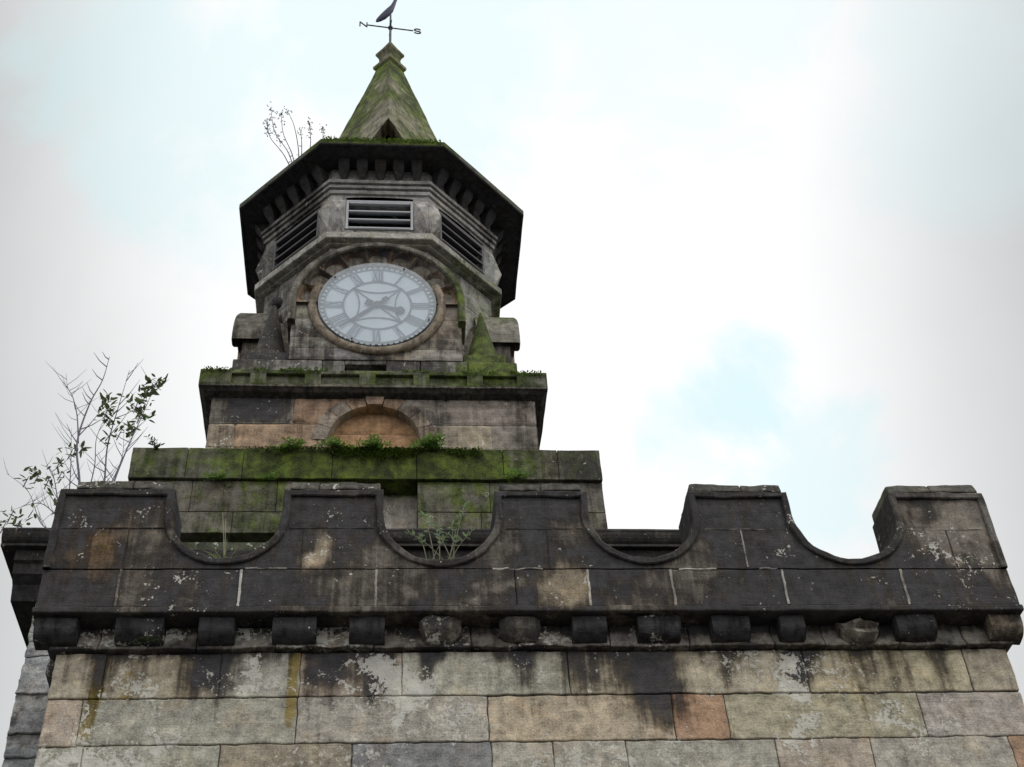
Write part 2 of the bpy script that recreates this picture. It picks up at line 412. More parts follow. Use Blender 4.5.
# corbels
CORB = [(33, 76, 0), (113, 159, 1), (193, 228, 0), (265, 308, 0), (341, 376, 0), (411, 453, 2), (491, 532, 2), (565, 600, 0), (632, 675, 1), (708, 748, 0), (779, 805, 0), (843, 886, 3), (902, 944, 1), (988, 1019, 4)]
def paint_soot_shade(amount, lich=0.0, moss=0.0):  # sooty stone; the eave brackets use it for painted shade
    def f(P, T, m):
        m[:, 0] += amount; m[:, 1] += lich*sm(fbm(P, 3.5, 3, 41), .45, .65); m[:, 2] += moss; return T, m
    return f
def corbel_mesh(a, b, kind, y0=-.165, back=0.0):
    mb = MB(paint_soot_shade((.92, .84, .66, .60, .55)[kind], (.1, .25, .40, .25, .1)[kind]))
    W = b-a; prof = [(y0, 7.362)]
    if kind == 3: prof = [(-.10, 7.362), (-.17, 7.31), (-.13, 7.27), (-.16, 7.22), (-.10, 7.17), (-.02, 7.16)]
    else:
        z1 = 7.285 if kind != 2 else 7.31
        for i in range(9):
            t = i/8*math.pi/2; prof.append((y0 + (abs(y0)-.045)*(1-math.cos(t)), z1-(z1-7.185)*math.sin(t)))
    prof = [(back, 7.362)] + prof + [(back, 7.185)]
    n = 7; G = np.zeros((n, len(prof), 3))
    for i in range(n):
        u = i/(n-1)*2-1
        for j, (y, zz) in enumerate(prof):
            s = 1.0
            if kind in (2, 3): s = math.sqrt(max(.15, 1-abs(u)**4*.6))
            G[i, j] = (a + W*(u+1)/2, y*s, 7.362-(7.362-zz)*s)
    mb.grid(G, DARK if kind < 2 else (BROWN if kind == 4 else GREY), rough=(.02, .045, .05, .09, .03)[kind], rsc=9)
    for e in (0, n-1):
        P = G[e]; k = len(P); mb.add(np.vstack([P, [[P[0][0], back, 7.362]]]), [tuple(range(k+1)) if e else tuple(range(k, -1, -1))], DARK if kind < 2 else (BROWN if kind == 4 else GREY))
    return mb
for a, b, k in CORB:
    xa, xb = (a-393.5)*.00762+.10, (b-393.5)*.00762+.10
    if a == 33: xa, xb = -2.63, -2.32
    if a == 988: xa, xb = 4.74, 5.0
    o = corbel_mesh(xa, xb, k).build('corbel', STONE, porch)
    if k == 3: o['label'] = 'broken crumbling corbel'
for sx in (-1, 1):                                     # corbels on the side returns
    for yy in (.35, .9):
        mb = MB(paint_soot_shade(.8, .3)); mb.box(X0-.17 if sx < 0 else X1, X0 if sx < 0 else X1+.16, yy, yy+.3, 7.17, 7.36, bev=.06, tint=GREY, step=.05, rough=.02)
        mb.build('corbel', STONE, porch)

# parapet
PX0, PX1, FY, TH = -2.645, 5.015, -.205, .47
def paint_par(P, T, m):
    x, z = P[:, 0], P[:, 2]; n = fbm(P, 2.5, 3, 51)
    s = .86 + 0*x
    xw = x+(fbm(P, 5, 3, 57)-.5)*.30; zw = z+(fbm(P, 5, 3, 58)-.5)*.26
    def blob(cx, cz, rx, rz): return np.exp(-(((xw-cx)/rx)**2+((zw-cz)/rz)**2))
    T = T.copy()
    b = blob(-2.28, 7.97, .16, .20); s -= .62*b; q = np.sqrt(b)[:, None]; T = T*(1-q)+np.array((.19, .125, .07))*q; m[:, 3] += .3*b
    b = blob(-.54, 7.90, .10, .10); s -= 1.0*b; q = np.sqrt(b)[:, None]; T = T*(1-q)+np.array((.42, .34, .24))*q; m[:, 1] += .35*b
    b = blob(-.52, 8.05, .13, .07); s -= .5*b
    b = blob(1.42, 7.62, .34, .17); b = b*sm(x, 1.10, 1.2)*(x < 1.56); s -= .85*b; q = (np.sqrt(b)*(x < 1.56))[:, None]; T = T*(1-q)+np.array((.30, .25, .18))*q; m[:, 1] += .22*b; m[:, 3] += .28*b*(n > .5)
    for a in np.linspace(0, 1, 6):                      # pale scratch running down from the tan stone
        b = blob(1.06-.40*a, 7.70-.17*a, .05, .035); s -= .5*b; m[:, 1] += .28*b
    for cx, cz, rx, rz, v in ((-1.62, 7.60, .06, .16, .5), (-1.5, 7.62, .03, .1, .4), (4.45, 8.05, .22, .18, .42), (4.62, 7.85, .22, .2, .5), (4.25, 8.10, .25, .1, .3), (3.9, 7.66, .14, .06, .35), (3.25, 8.03, .1, .1, .25),
                              (4.6, 7.6, .12, .1, .35), (-1.35, 8.52, .2, .05, .2), (2.9, 8.45, .15, .1, .2)):
        b = blob(cx, cz, rx, rz); m[:, 1] += v*.58*b; s -= .5*v*b
    s -= .55*sm(x, 4.2, 4.9)*sm(n, .45, .6)*(z > 7.8); s -= .44*sm(fbm(P, (1.6, 1.6, 2.2), 4, 55), .45, .66)
    m[:, 0] += s + .06; m[:, 1] += .10*sm(fbm(P, 1.1, 3, 59), .4, .7)
    return T, m
par = MB(paint_par)
CREN = [(-1.30, .435), (.395, .455), (2.045, .43), (3.755, .44)]
ZB, ZT = 7.78, 8.54
PDARK = (.20, .178, .150)
# lower course
for i, (a, b) in enumerate(((PX0, -2.06), (-2.06, -1.145), (-1.145, -.105), (-.105, .98), (.98, 1.555), (1.555, 2.225), (2.225, 3.13), (3.13, 4.11), (4.11, PX1))):
    par.box(a+.003, b-.003, FY+rng.uniform(-.004, .004), .265, 7.425, 7.772, bev=.010, tint=jit(PDARK, .15), step=.045, rough=.012, rsc=6)
par.box(PX0-.012, PX1+.012, FY-.022, .2, 7.368, 7.42, bev=.012, tint=PDARK, step=.05, rough=.014, rsc=5)
par.box(PX0+.02, PX1-.02, FY+.02, .25, 7.37, 7.776, bev=0, tint=(.05, .045, .04), step=.4)
for k, (x, v) in enumerate(((-1.145, .95), (-.105, .42), (1.555, .6), (2.225, .42), (3.13, .6), (4.11, .6), (-2.06, .15))):       # light pointing
    par.box(x-.010, x+.010, FY-.004, FY+.02, 7.43, 7.77, bev=.003, tint=(.58, .56, .52) if v > .5 else (.3, .28, .26), mask=(-.16-.52*v, .05, 0, 0), step=.02, rough=.020, rsc=16)
for a, b in ((-1.12, -.80), (.80, 1.2), (2.3, 2.6), (2.95, 3.10)):
    par.box(a, b, FY-.003, FY+.02, 7.769, 7.783, bev=.003, tint=(.46, .44, .40), mask=(-.42, 0, 0, 0), step=.02, rough=.022, rsc=14)
def prof(x):
    for c, r in CREN:
        if abs(x-c) < r-1e-6: return 8.30-math.sqrt(r*r-(x-c)**2)
    return 8.30
# crenellated course: lower zone follows the scooped profile
xs = set(np.arange(PX0, PX1, .03).tolist() + [PX0, PX1])
for c, r in CREN: xs |= {c+r*math.cos(t) for t in np.linspace(0, math.pi, 29)}
xs = np.array(sorted(xs)); keepx = [xs[0]]
for x in xs[1:]:
    if x-keepx[-1] > .006 or x == PX1: keepx.append(x)
xs = np.array(keepx)
nz = 14; G = np.zeros((len(xs), nz, 3))
for i, x in enumerate(xs):
    zt = prof(x)
    for j in range(nz): G[i, j] = (x, FY+.002, ZB + (zt-ZB)*j/(nz-1))
par.grid(G, PDARK, rough=.010, rsc=6); Gb = G.copy(); Gb[..., 1] = FY+TH; par.grid(Gb, PDARK, flip=True, rough=.02)
edges = [PX0] + [v for c, r in CREN for v in (c-r, c+r)] + [PX1]
MER = [(edges[i], edges[i+1]) for i in range(0, len(edges), 2)]
for a, b in MER:
    U, V = np.meshgrid(np.linspace(a, b, max(4, int((b-a)/.03))), np.linspace(8.30, ZT, 9), indexing='ij')
    par.grid(np.stack([U, 0*U+FY+.002, V], -1), PDARK, rough=.010, rsc=6)
    par.grid(np.stack([U, 0*U+FY+TH, V], -1), PDARK, flip=True, rough=.02)
# top path
path = [(PX0, ZB), (PX0, ZT)]
for c, r in CREN:
    path += [(c-r, ZT), (c-r, 8.42)] + [(c-r*math.cos(t), 8.30-r*math.sin(t)) for t in np.linspace(0, math.pi, 25)] + [(c+r, 8.42), (c+r, ZT)]
path += [(PX1, ZT), (PX1, ZB)]
G = np.array([[(x, y, z) for y in np.linspace(FY+.002, FY+TH, 7)] for x, z in path]); par.grid(G, (.10, .095, .085), flip=True, rough=.012, rsc=6)
# raised lip along the scooped edge
def offset_path(pts, d):
    o = []
    for i, p in enumerate(pts):
        a = np.array(pts[max(0, i-1)]); b = np.array(pts[min(len(pts)-1, i+1)]); p = np.array(p)
        n1 = p-a; n2 = b-p; nn = []
        for v in (n1, n2):
            l = np.linalg.norm(v)
            if l > 1e-9: nn.append(np.array((v[1], -v[0]))/l)
        n = sum(nn); n /= np.linalg.norm(n); k = 1/max(.5, n@nn[0]); o.append(tuple(p+n*d*k))
    return o
def densify(pts, s=.06):
    o = [pts[0]]
    for a, b in zip(pts[:-1], pts[1:]):
        a, b = np.array(a), np.array(b); k = max(1, int(np.linalg.norm(b-a)/s))
        for i in range(1, k+1): o.append(tuple(a+(b-a)*i/k))
    return o
pth = densify(path); inn = offset_path(pth, .058)
G = np.array([[(x, FY+.01, z), (x, FY-.020, z), (x+(u-x)*.2, FY-.027, z+(v-z)*.2), (x+(u-x)*.85, FY-.027, z+(v-z)*.85), (u, FY-.018, v), (u, FY+.01, v)] for (x, z), (u, v) in zip(pth, inn)])
par.grid(G, (.15, .14, .125), mask=(-.10, .04, 0, 0), flip=True, rough=.026, rsc=9)
# joints: thin pointing in the crenellated course
for a, b, z in ((PX0+.07, -1.78, 8.165), (-.80, -.13, 8.17), (.93, 1.56, 8.165), (2.56, 3.24, 8.165), (4.27, 4.95, 8.17)):
    par.box(a, b, FY-.002, FY+.02, z-.005, z+.005, bev=.002, tint=(.05, .045, .04) if a < 2 else (.25, .23, .2), mask=(-.35 if a > 2 else 0, 0, 0, 0), step=.03, rough=.014, rsc=12)
for x, z0, z1, v in ((-.69, 7.79, 8.16, 0), (1.26, 7.79, 8.16, 0), (2.86, 7.79, 8.16, 1), (4.60, 7.79, 8.16, 0), (-2.05, 7.79, 8.16, 0), (-1.30, 7.79, 7.85, 0), (.395, 7.79, 7.83, 0), (2.045, 7.79, 7.85, 0), (3.755, 7.79, 7.85, 0)):
    par.box(x-.006, x+.006, FY-.002, FY+.02, z0, z1, bev=.002, tint=(.5, .48, .45) if v else (.05, .045, .04), mask=(-.45 if v else 0, .05*v, 0, 0), step=.03, rough=.012, rsc=12)
# side returns of the parapet
for xa, xb in ((PX0+.004, PX0+.3), (PX1-.3, PX1-.004)):
    par.box(xa, xb, FY+TH+.002, 1.5, 7.37, 8.05, bev=.02, tint=PDARK, step=.12, rough=.02)
par.box(PX0-.075, PX0+.01, .02, .3, 7.45, 7.66, bev=.06, tint=(.2, .19, .16), mask=(-.6, .3, .1, 0), step=.04, rough=.03)
par.build('parapet', STONE, porch)
for i, (a, b) in enumerate(MER):
    ins = [(.12, .03), (.045, .03), (.05, .04), (.03, .035), (.01, .03)][i]
    def pc(P, T, m, i=i):
        m[:, 0] += .42 - (.25 if i == 4 else 0); m[:, 1] += .22*sm(fbm(P, 3, 3, 61+i), .45, .6); m[:, 2] += (.3, .1, .05, .05, .42)[i]; return T, m
    mb = MB(pc)
    def wp(P):
        Q = P.copy(); t = np.clip((P[..., 2]-8.55)/.12, 0, 1); Q[..., 1] = P[..., 1]+.05*t*(P[..., 1] < 0); return Q
    cut = a + (b-a)*(.62, .35, .5, .55, .45)[i]
    for q0, q1 in ((a+ins[0], cut), (cut+.004, b-ins[1])):
        mb.box(q0, q1, FY-.025, FY+TH-.02, ZT+.004, 8.655+rng.uniform(-.008, .01), bev=.018, tint=(.12, .115, .10), step=.04, rough=.028, rsc=6, warp=wp)
    mb.build('coping', STONE, porch)

# ------------------------------------------------------------------ church body behind
church = thing('church_building', 'dark church body behind the porch with heavy moulded cornice at its left corner', 'church', (-.17, 4.2, 0))
def paint_body(P, T, m):
    m[:, 0] += .25*sm(fbm(P, (1.5, 1.5, 3), 3, 71), .45, .65); m[:, 1] += .15; return T, m
cb = MB(paint_body); BX0, BX1 = -3.15, 2.81; z = 9.0
while z > .2:
    h = rng.uniform(.08, .22); x = BX0
    while x < BX1-.01:
        e = min(BX1, x+rng.uniform(.4, 1.0)); e = BX1 if BX1-e < .25 else e
        if (x < -2.0 or e > 4):
            cb.box(x+.002, e-.002, 1.5+rng.uniform(-.03, .02), 1.85, z-h+.003, z, bev=.01, tint=jit((.34, .35, .345), .25), step=.03 if z > 6 else .2, rough=.04, rsc=16, skip='y+')
        x = e
    z -= h
cb.box(BX0+.03, BX1-.03, 1.53, 8.2, 0, 9.06, bev=0, tint=(.13, .125, .115), step=.5)
cb.box(BX0+.2, BX1-.2, 1.4, 8.1, 9.0, 9.2, bev=0, tint=(.08, .09, .06), step=.5)
cb.build('wall', STONE, church)
cc = MB(paint_soot_shade(.72, .05, .03))
CXA, CXB = -3.50, 3.16
def cornice_run(prof, x0, x1, y1=1.9, **k):
    s = max(4, int((x1-x0)/.12)); xs = np.linspace(x0, x1, s)
    G = np.array([[(x, y, z) for y, z in prof] for x in xs]); cc.grid(G, **k)
    for e, fl in ((0, True), (s-1, False)):
        P = np.vstack([G[e], [[G[e][0][0], y1, prof[0][1]]]]) if False else G[e]
        n = len(P); cc.add(P, [tuple(range(n))[::-1] if fl else tuple(range(n))], **{q: v for q, v in k.items() if q in ('tint', 'mask')})
top = [(8.5, 9.215), (1.20, 9.215), (1.195, 9.19)] + [(1.20+.075*(1-math.cos(t)), 9.185-.11*math.sin(t)) for t in np.linspace(0, math.pi/2, 6)] + [(1.24, 9.07), (1.24, 9.045), (8.5, 9.045)]
for a, b in ((CXA, -1.95), (-.72, CXB)): cornice_run(top, a, b, tint=(.16, .15, .135), rough=.012)
cornice_run([(8.5, 9.043), (1.30, 9.043), (1.30, 8.93), (1.33, 8.91), (1.33, 8.80), (1.42, 8.74), (1.47, 8.60), (8.5, 8.60)], BX0-.22, BX1+.22, tint=(.11, .105, .10), rough=.012)
cc.build('cornice', STONE, church)

# ------------------------------------------------------------------ clock tower
AX, AY = -.19, 4.2
tower = thing('clock_tower', 'mossy octagonal stone clock tower with white dial, louvres and a short pointed spire', 'clock tower', (AX, AY, 9.0))
# plinth (world frame)
def paint_plinth(P, T, m):
    x, z = P[:, 0], P[:, 2]; n = fbm(P, (1.3, 1.3, 2.2), 3, 81)
    cen = np.exp(-((x+.25)/1.25)**4)
    band = sm(z, 10.22, 10.32)
    m[:, 2] += .42 + .22*cen + band*(.50*cen + .12) + .9*band*np.exp(-((x-.05)/.95)**4)*sm(n, .32, .6) + .3*sm(z, 10.56, 10.67)*cen
    m[:, 2] += -.15*sm(x, 1.2, 2.1) + .25*(n-.5)
    m[:, 0] += .26 + .20*sm(x, 1.1, 2.1) + .25*sm(n, .55, .35)*(1-cen); m[:, 1] += .05
    return T, m
pl = MB(paint_plinth)
PX, PY, HW = -.225, 1.80, 2.395
def plinth_rows(z0, z1, cuts, yf, tint):
    cs = [PX-HW] + cuts + [PX+HW]
    for a, b in zip(cs[:-1], cs[1:]):
        pl.box(a+.002, b-.002, yf+rng.uniform(-.006, .006), yf+.5, z0, z1, bev=.008, tint=jit(tint, .12), step=.04, rough=.016, rsc=6)
plinth_rows(10.275, 10.672, [-2.06, -1.50, -.60, .26, 1.15, 1.72], PY-.02, (.17, .165, .13))
for z0, z1, cuts in ((9.885, 10.268, [-2.62, -1.98, -1.14, -.34, None, .27, 1.0, 1.62, 2.17]), (9.625, 9.878, [-2.62, -1.55, -.34, None, .27, .9, 2.17]), (9.2, 9.618, [-.62, .2, 1.2, 2.17])):
    for a, b in zip(cuts[:-1], cuts[1:]):
        if a is None or b is None: continue
        pl.box(a+.002, b-.002, PY+.02, PY+.5, z0, z1, bev=.007, tint=jit((.18, .17, .14), .15), step=.04, rough=.014, rsc=6)
pl.box(PX-HW+.03, -.62, PY+.9, 6.5, 9.16, 9.63, bev=0, tint=(.05, .05, .045), step=.4)  # recess backing coloured near black to read as deep shade
pl.box(PX-HW+.03, PX+HW-.03, PY+.44, 6.55, 9.62, 10.60, bev=0, tint=(.12, .12, .09), step=.4)
pl.box(PX-HW, PX+HW, PY+.48, 6.6, 10.28, 10.668, bev=.01, tint=(.16, .155, .12), step=.3)
pl.box(-.345, .275, PY+.24, PY+.43, 9.6, 10.272, bev=.01, tint=(.40, .36, .32), mask=(-.25, .2, -.5, 0), step=.08, rough=.02)
pl.build('plinth', STONE, tower)

# lower stage with the blind arch (local frame on the tower axis)
FR = (AX, AY, 0)
def F(a=0): return (AX, AY, R(a))
def paint_stage(P, T, m):
    n = fbm(P, (1.6, 1.6, 2.5), 3, 91); x, z = P[:, 0], P[:, 2]
    m[:, 0] += .10 + .62*np.exp(-((x+(fbm(P, 4, 3, 93)-.5)*.5+1.55)/.48)**4)*sm(z, 11.52, 11.56) + .35*np.exp(-((x+1.85)/.10)**2)*(z < 11.52) + .28*sm(n, .5, .66) + .25*sm(z, 11.85, 11.93)
    m[:, 0] += .35*np.exp(-((x-1.5)/.25)**4) + .2*np.exp(-((x-.55)/.2)**2)
    m[:, 1] += .20*sm(fbm(P, 2.1, 3, 92), .5, .66) + .15*np.exp(-((x-.95)/.22)**2); m[:, 2] += .04
    return T, m
st = MB(paint_stage, FR); SY = -1.815
PK = (.40, .285, .20); 
def holed(mb, a, b, z0, z1, y, tint, cz, r, step=.028):
    U, V = np.meshgrid(np.linspace(a+.004, b-.004, max(3, int((b-a)/step))), np.linspace(z0+.004, z1-.004, max(3, int((z1-z0)/step))), indexing='ij')
    Yv = np.full(U.shape, y); Yv[0] += .01; Yv[-1] += .01; Yv[:, 0] += .01; Yv[:, -1] += .01
    cu = (U[:-1, :-1]+U[1:, 1:])/2; cv = (V[:-1, :-1]+V[1:, 1:])/2
    keep = (np.hypot(cu, np.maximum(cv-cz, 0)) > r)
    mb.grid(np.stack([U, Yv, V], -1), jit(tint), keep=keep, rough=.012, rsc=6)
ACZ, AR = 11.30, .505
for a, b, t in ((-1.815, -.90, (.30, .27, .24)), (-.90, -.30, PK), (-.30, .30, PK), (.30, .80, (.30, .27, .23)), (.80, 1.815, (.30, .26, .23))):
    holed(st, a, b, 11.535, 11.95, SY, t, ACZ, AR+.10)
for a, b, t in ((-1.815, -1.52, (.36, .29, .22)), (-1.52, -.62, PK), (-.62, 0, PK), (0, .60, PK), (.60, 1.30, (.34, .29, .23)), (1.30, 1.815, (.27, .245, .22))):
    holed(st, a, b, 11.17, 11.53, SY, t, ACZ, AR+.06)
for a, b, t in ((-1.815, -1.0, PK), (-1.0, -.52, PK), (.52, 1.1, PK), (1.1, 1.815, TAN)):
    st.box(a+.004, b-.004, SY, SY+.2, 10.68, 11.165, bev=.01, tint=jit(t), step=.08, rough=.012, rsc=6)
st.box(-1.80, -.505, SY+.014, 1.80, 10.66, 11.96, bev=0, tint=(.34, .30, .25), step=.3)
st.box(.505, 1.80, SY+.014, 1.80, 10.66, 11.96, bev=0, tint=(.34, .30, .25), step=.3)
st.box(-.504, .504, SY+.20, 1.79, 10.66, 11.958, bev=0, tint=(.2, .18, .16), step=.3)
st.box(-1.81, 1.81, SY+.05, 1.81, 11.90, 11.97, bev=0, tint=(.2, .18, .16), step=.3)
# voussoirs
nv = 9
for i in range(nv):
    a0, a1 = math.pi*i/nv+.006, math.pi*(i+1)/nv-.006; key = i == nv//2
    n = 6; y0 = SY-.008-(.03 if key else 0)
    ro = AR+.17+(.03 if key else 0)
    A, Rr = np.meshgrid(np.linspace(a0, a1, n), np.linspace(AR, ro, 6), indexing='ij')
    t = (.31, .225, .165) if key else jit(rng.choice([PK, (.33, .29, .24), (.38, .31, .25)]), .1)
    st.grid(np.stack([Rr*np.cos(A), np.full(A.shape, y0), ACZ+Rr*np.sin(A)], -1), t, mask=(.05 if key else .15, 0, 0, 0), flip=True, rough=.01, rsc=6)
    A2, Y2 = np.meshgrid(np.linspace(a0, a1, n), np.linspace(y0, SY+.2, 5), indexing='ij')
    st.grid(np.stack([AR*np.cos(A2), Y2, ACZ+AR*np.sin(A2)], -1), t, rough=.005); st.grid(np.stack([ro*np.cos(A2), np.minimum(Y2, SY+.02), ACZ+ro*np.sin(A2)], -1), t, flip=True)
for sx in (-1, 1): st.box(sx*AR, sx*(AR+.02), SY, SY+.2, 10.68, ACZ, bev=0, tint=PK, step=.1)
st.build('lower_stage', STONE, tower)
ap = MB(lambda P, T, m: (T, m + np.array([.0, .02, 0, .0])), FR)
for z0, z1 in ((10.70, 11.0), (11.004, 11.27), (11.274, 11.50), (11.504, 11.83)):
    U, V = np.meshgrid(np.linspace(-.53, .53, 26), np.linspace(z0, z1, 8), indexing='ij')
    Yv = np.full(U.shape, SY+.13); Yv[:, 0] += .012; Yv[:, -1] += .012
    ap.grid(np.stack([U, Yv, V], -1), jit((.37, .225, .13), .04), rough=.006, rsc=8)
ap.build('blind_arch_panel', STONE, tower)

# panelled band cornice
def paint_band(P, T, m):
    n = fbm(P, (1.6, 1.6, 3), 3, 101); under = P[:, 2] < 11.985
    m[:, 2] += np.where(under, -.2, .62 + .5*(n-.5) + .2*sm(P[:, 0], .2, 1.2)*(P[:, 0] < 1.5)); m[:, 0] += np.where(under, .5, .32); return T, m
bc = MB(paint_band, FR); BH = 1.955; BT = (.20, .19, .16)
def band_side(mb):
    mb.box(-BH, BH, -BH, -BH+.35, 12.16, 12.22, bev=.010, tint=BT, step=.06, rough=.014)
    mb.box(-BH, BH, -BH, -BH+.35, 11.965, 12.005, bev=.008, tint=BT, step=.06, rough=.010)
    ed = [-1.955, -1.83, -1.40, -1.22, -.79, -.61, -.18, .00, .43, .61, 1.04, 1.22, 1.75, 1.955]
    for i in range(0, len(ed), 2):
        mb.box(ed[i], ed[i+1], -BH+.001, -BH+.35, 12.002, 12.164, bev=.006, tint=BT, step=.05, rough=.010)
    mb.box(-BH+.02, BH-.02, -BH+.05, -BH+.34, 11.99, 12.18, bev=0, tint=BT, step=.06)
for a in (0, 90, 180, 270):
    bc.frame = F(a); band_side(bc)
bc.frame = FR; bc.box(-1.62, 1.62, -1.62, 1.62, 11.95, 12.2, bev=0, tint=BT, step=.4)
# splayed underside
for a in (0, 90, 180, 270):
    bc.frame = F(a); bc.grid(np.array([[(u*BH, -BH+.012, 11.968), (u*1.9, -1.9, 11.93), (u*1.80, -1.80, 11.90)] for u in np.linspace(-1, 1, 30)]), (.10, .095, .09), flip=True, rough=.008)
bc.build('band_cornice', STONE, tower)

# clock stage: base course, octagon body
def paint_oct(P, T, m):
    n = fbm(P, (1.5, 1.5, 2), 3, 111); rightness = sm(P[:, 0]-AX, .5, 1.5)
    m[:, 2] += .42*rightness*(1-sm(P[:, 2], 14.4, 15.2)*.4) + .10 + .45*(1-sm(P[:, 2], 12.62, 12.86))*rightness + .2*(1-sm(P[:, 2], 12.4, 12.7))
    m[:, 0] += .08 + .40*(1-rightness) + .25*sm(n, .48, .65); m[:, 1] += .15; return T, m
cst = MB(paint_oct, FR); OT = (.30, .295, .27)
for a, b in ((-1.66, -1.25), (-1.25, -.62), (-.62, -.36), (.12, .52), (.52, 1.08), (1.08, 1.66)):
    cst.box(a+.004, b-.004, -1.66, -1.2, 12.44, 12.66, bev=.014, tint=jit(OT, .15), step=.06, rough=.02, rsc=5)
cst.box(-.36, .12, -1.655, -1.2, 12.60, 12.662, bev=.008, tint=OT, step=.06, rough=.01)
cst.box(-1.66, 1.66, -1.66, -1.2, 12.21, 12.437, bev=.012, tint=OT, step=.08, rough=.02)
for a in (90, 180, 270):
    cst.frame = F(a); cst.box(-1.655, 1.655, -1.655, -1.2, 12.21, 12.655, bev=.014, tint=OT, step=.15, rough=.02)
cst.frame = FR; cst.box(-1.3, 1.3, -1.3, 1.3, 12.2, 12.64, bev=0, tint=(.1, .1, .09), step=.4)
cst.lathe([(1.50, 12.6), (1.50, 13.04), (1.49, 13.05), (1.50, 13.06), (1.50, 13.44), (1.49, 13.45), (1.50, 13.46), (1.50, 13.86), (1.49, 13.87), (1.50, 13.88), (1.50, 14.30), (1.49, 14.31), (1.50, 14.32), (1.50, 14.80)], tint=OT, sub=10, rough=.012)
cst.build('clock_stage', STONE, tower)
sl = MB(lambda P, T, m: (T, m + np.stack([.25*(P[:, 0] < -.5), 0*P[:, 0]+.28, .10+.45*sm(P[:, 0], .2, 1.0), 0*P[:, 0]], 1)), FR)
sl.lathe([(1.49, 14.82), (1.55, 14.83), (1.555, 14.85), (1.635, 14.855), (1.645, 14.865), (1.645, 14.965), (1.62, 14.985), (1.5, 15.0)], tint=(.38, .37, .33), sub=14, rough=.016)
sl.build('sill_course', STONE, tower)

# clock surrounds on three sides, with their dials
ZC = 13.56
def paint_ped(P, T, m):
    n = fbm(P, (2, 2, 2), 3, 121); x = P[:, 0]-AX
    m[:, 0] += .26 + .35*sm(n, .45, .62) + .25*sm(P[:, 2], 14.2, 14.6); m[:, 1] += .1*sm(n, .5, .6); m[:, 2] += .12*(1-sm(P[:, 2], 12.7, 13.0)) + .15*sm(x, .6, 1.0)
    return T, m
def polar_bar(r0, r1, a, wd, y0, y1, mb, off=0.0, **k):       # a bar lying along the radius at clock angle a
    s, c = math.sin(a), math.cos(a); P = []
    for y in (y0, y1):
        for r, o in ((r0, -wd/2), (r1, -wd/2), (r1, wd/2), (r0, wd/2)):
            o2 = o+off; P.append((r*s+o2*c, y, ZC+r*c-o2*s))
    mb.add(P, [(3, 2, 1, 0), (4, 5, 6, 7), (0, 1, 5, 4), (1, 2, 6, 5), (2, 3, 7, 6), (3, 0, 4, 7)], **k)
def slant_bar(rA, oA, rB, oB, a, wd, y0, y1, mb, **k):        # bar between two (radius, tangential offset) points
    s, c = math.sin(a), math.cos(a)
    A = np.array((rA*s+oA*c, rA*c-oA*s)); B = np.array((rB*s+oB*c, rB*c-oB*s)); d = B-A; d /= np.linalg.norm(d); nrm = np.array((-d[1], d[0]))*wd/2
    q = [A-nrm, B-nrm, B+nrm, A+nrm]; P = [(p[0], y, ZC+p[1]) for y in (y0, y1) for p in q]
    mb.add(P, [(0, 1, 2, 3), (7, 6, 5, 4), (4, 5, 1, 0), (5, 6, 2, 1), (6, 7, 3, 2), (7, 4, 0, 3)], **k)
def ring(mb, r0, r1, y0, y1, n=64, **k):
    P = []
    for i in range(n):
        t = 2*math.pi*i/n
        for r, y in ((r0, y1), (r0, y0), (r1, y0), (r1, y1)): P.append((r*math.sin(t), y, ZC+r*math.cos(t)))
    F_ = [(i*4+j, i*4+(j+1) % 4, ((i+1) % n)*4+(j+1) % 4, ((i+1) % n)*4+j) for i in range(n) for j in range(4)]
    mb.add(P, F_, **k)
def disc(mb, r, y0, y1, n=64, **k):
    P = [(r*math.sin(2*math.pi*i/n), y, ZC+r*math.cos(2*math.pi*i/n)) for y in (y0, y1) for i in range(n)]
    mb.add(P, [tuple(range(n))[::-1], tuple(range(n, 2*n))] + [(i, (i+1) % n, (i+1) % n+n, i+n) for i in range(n)], **k)
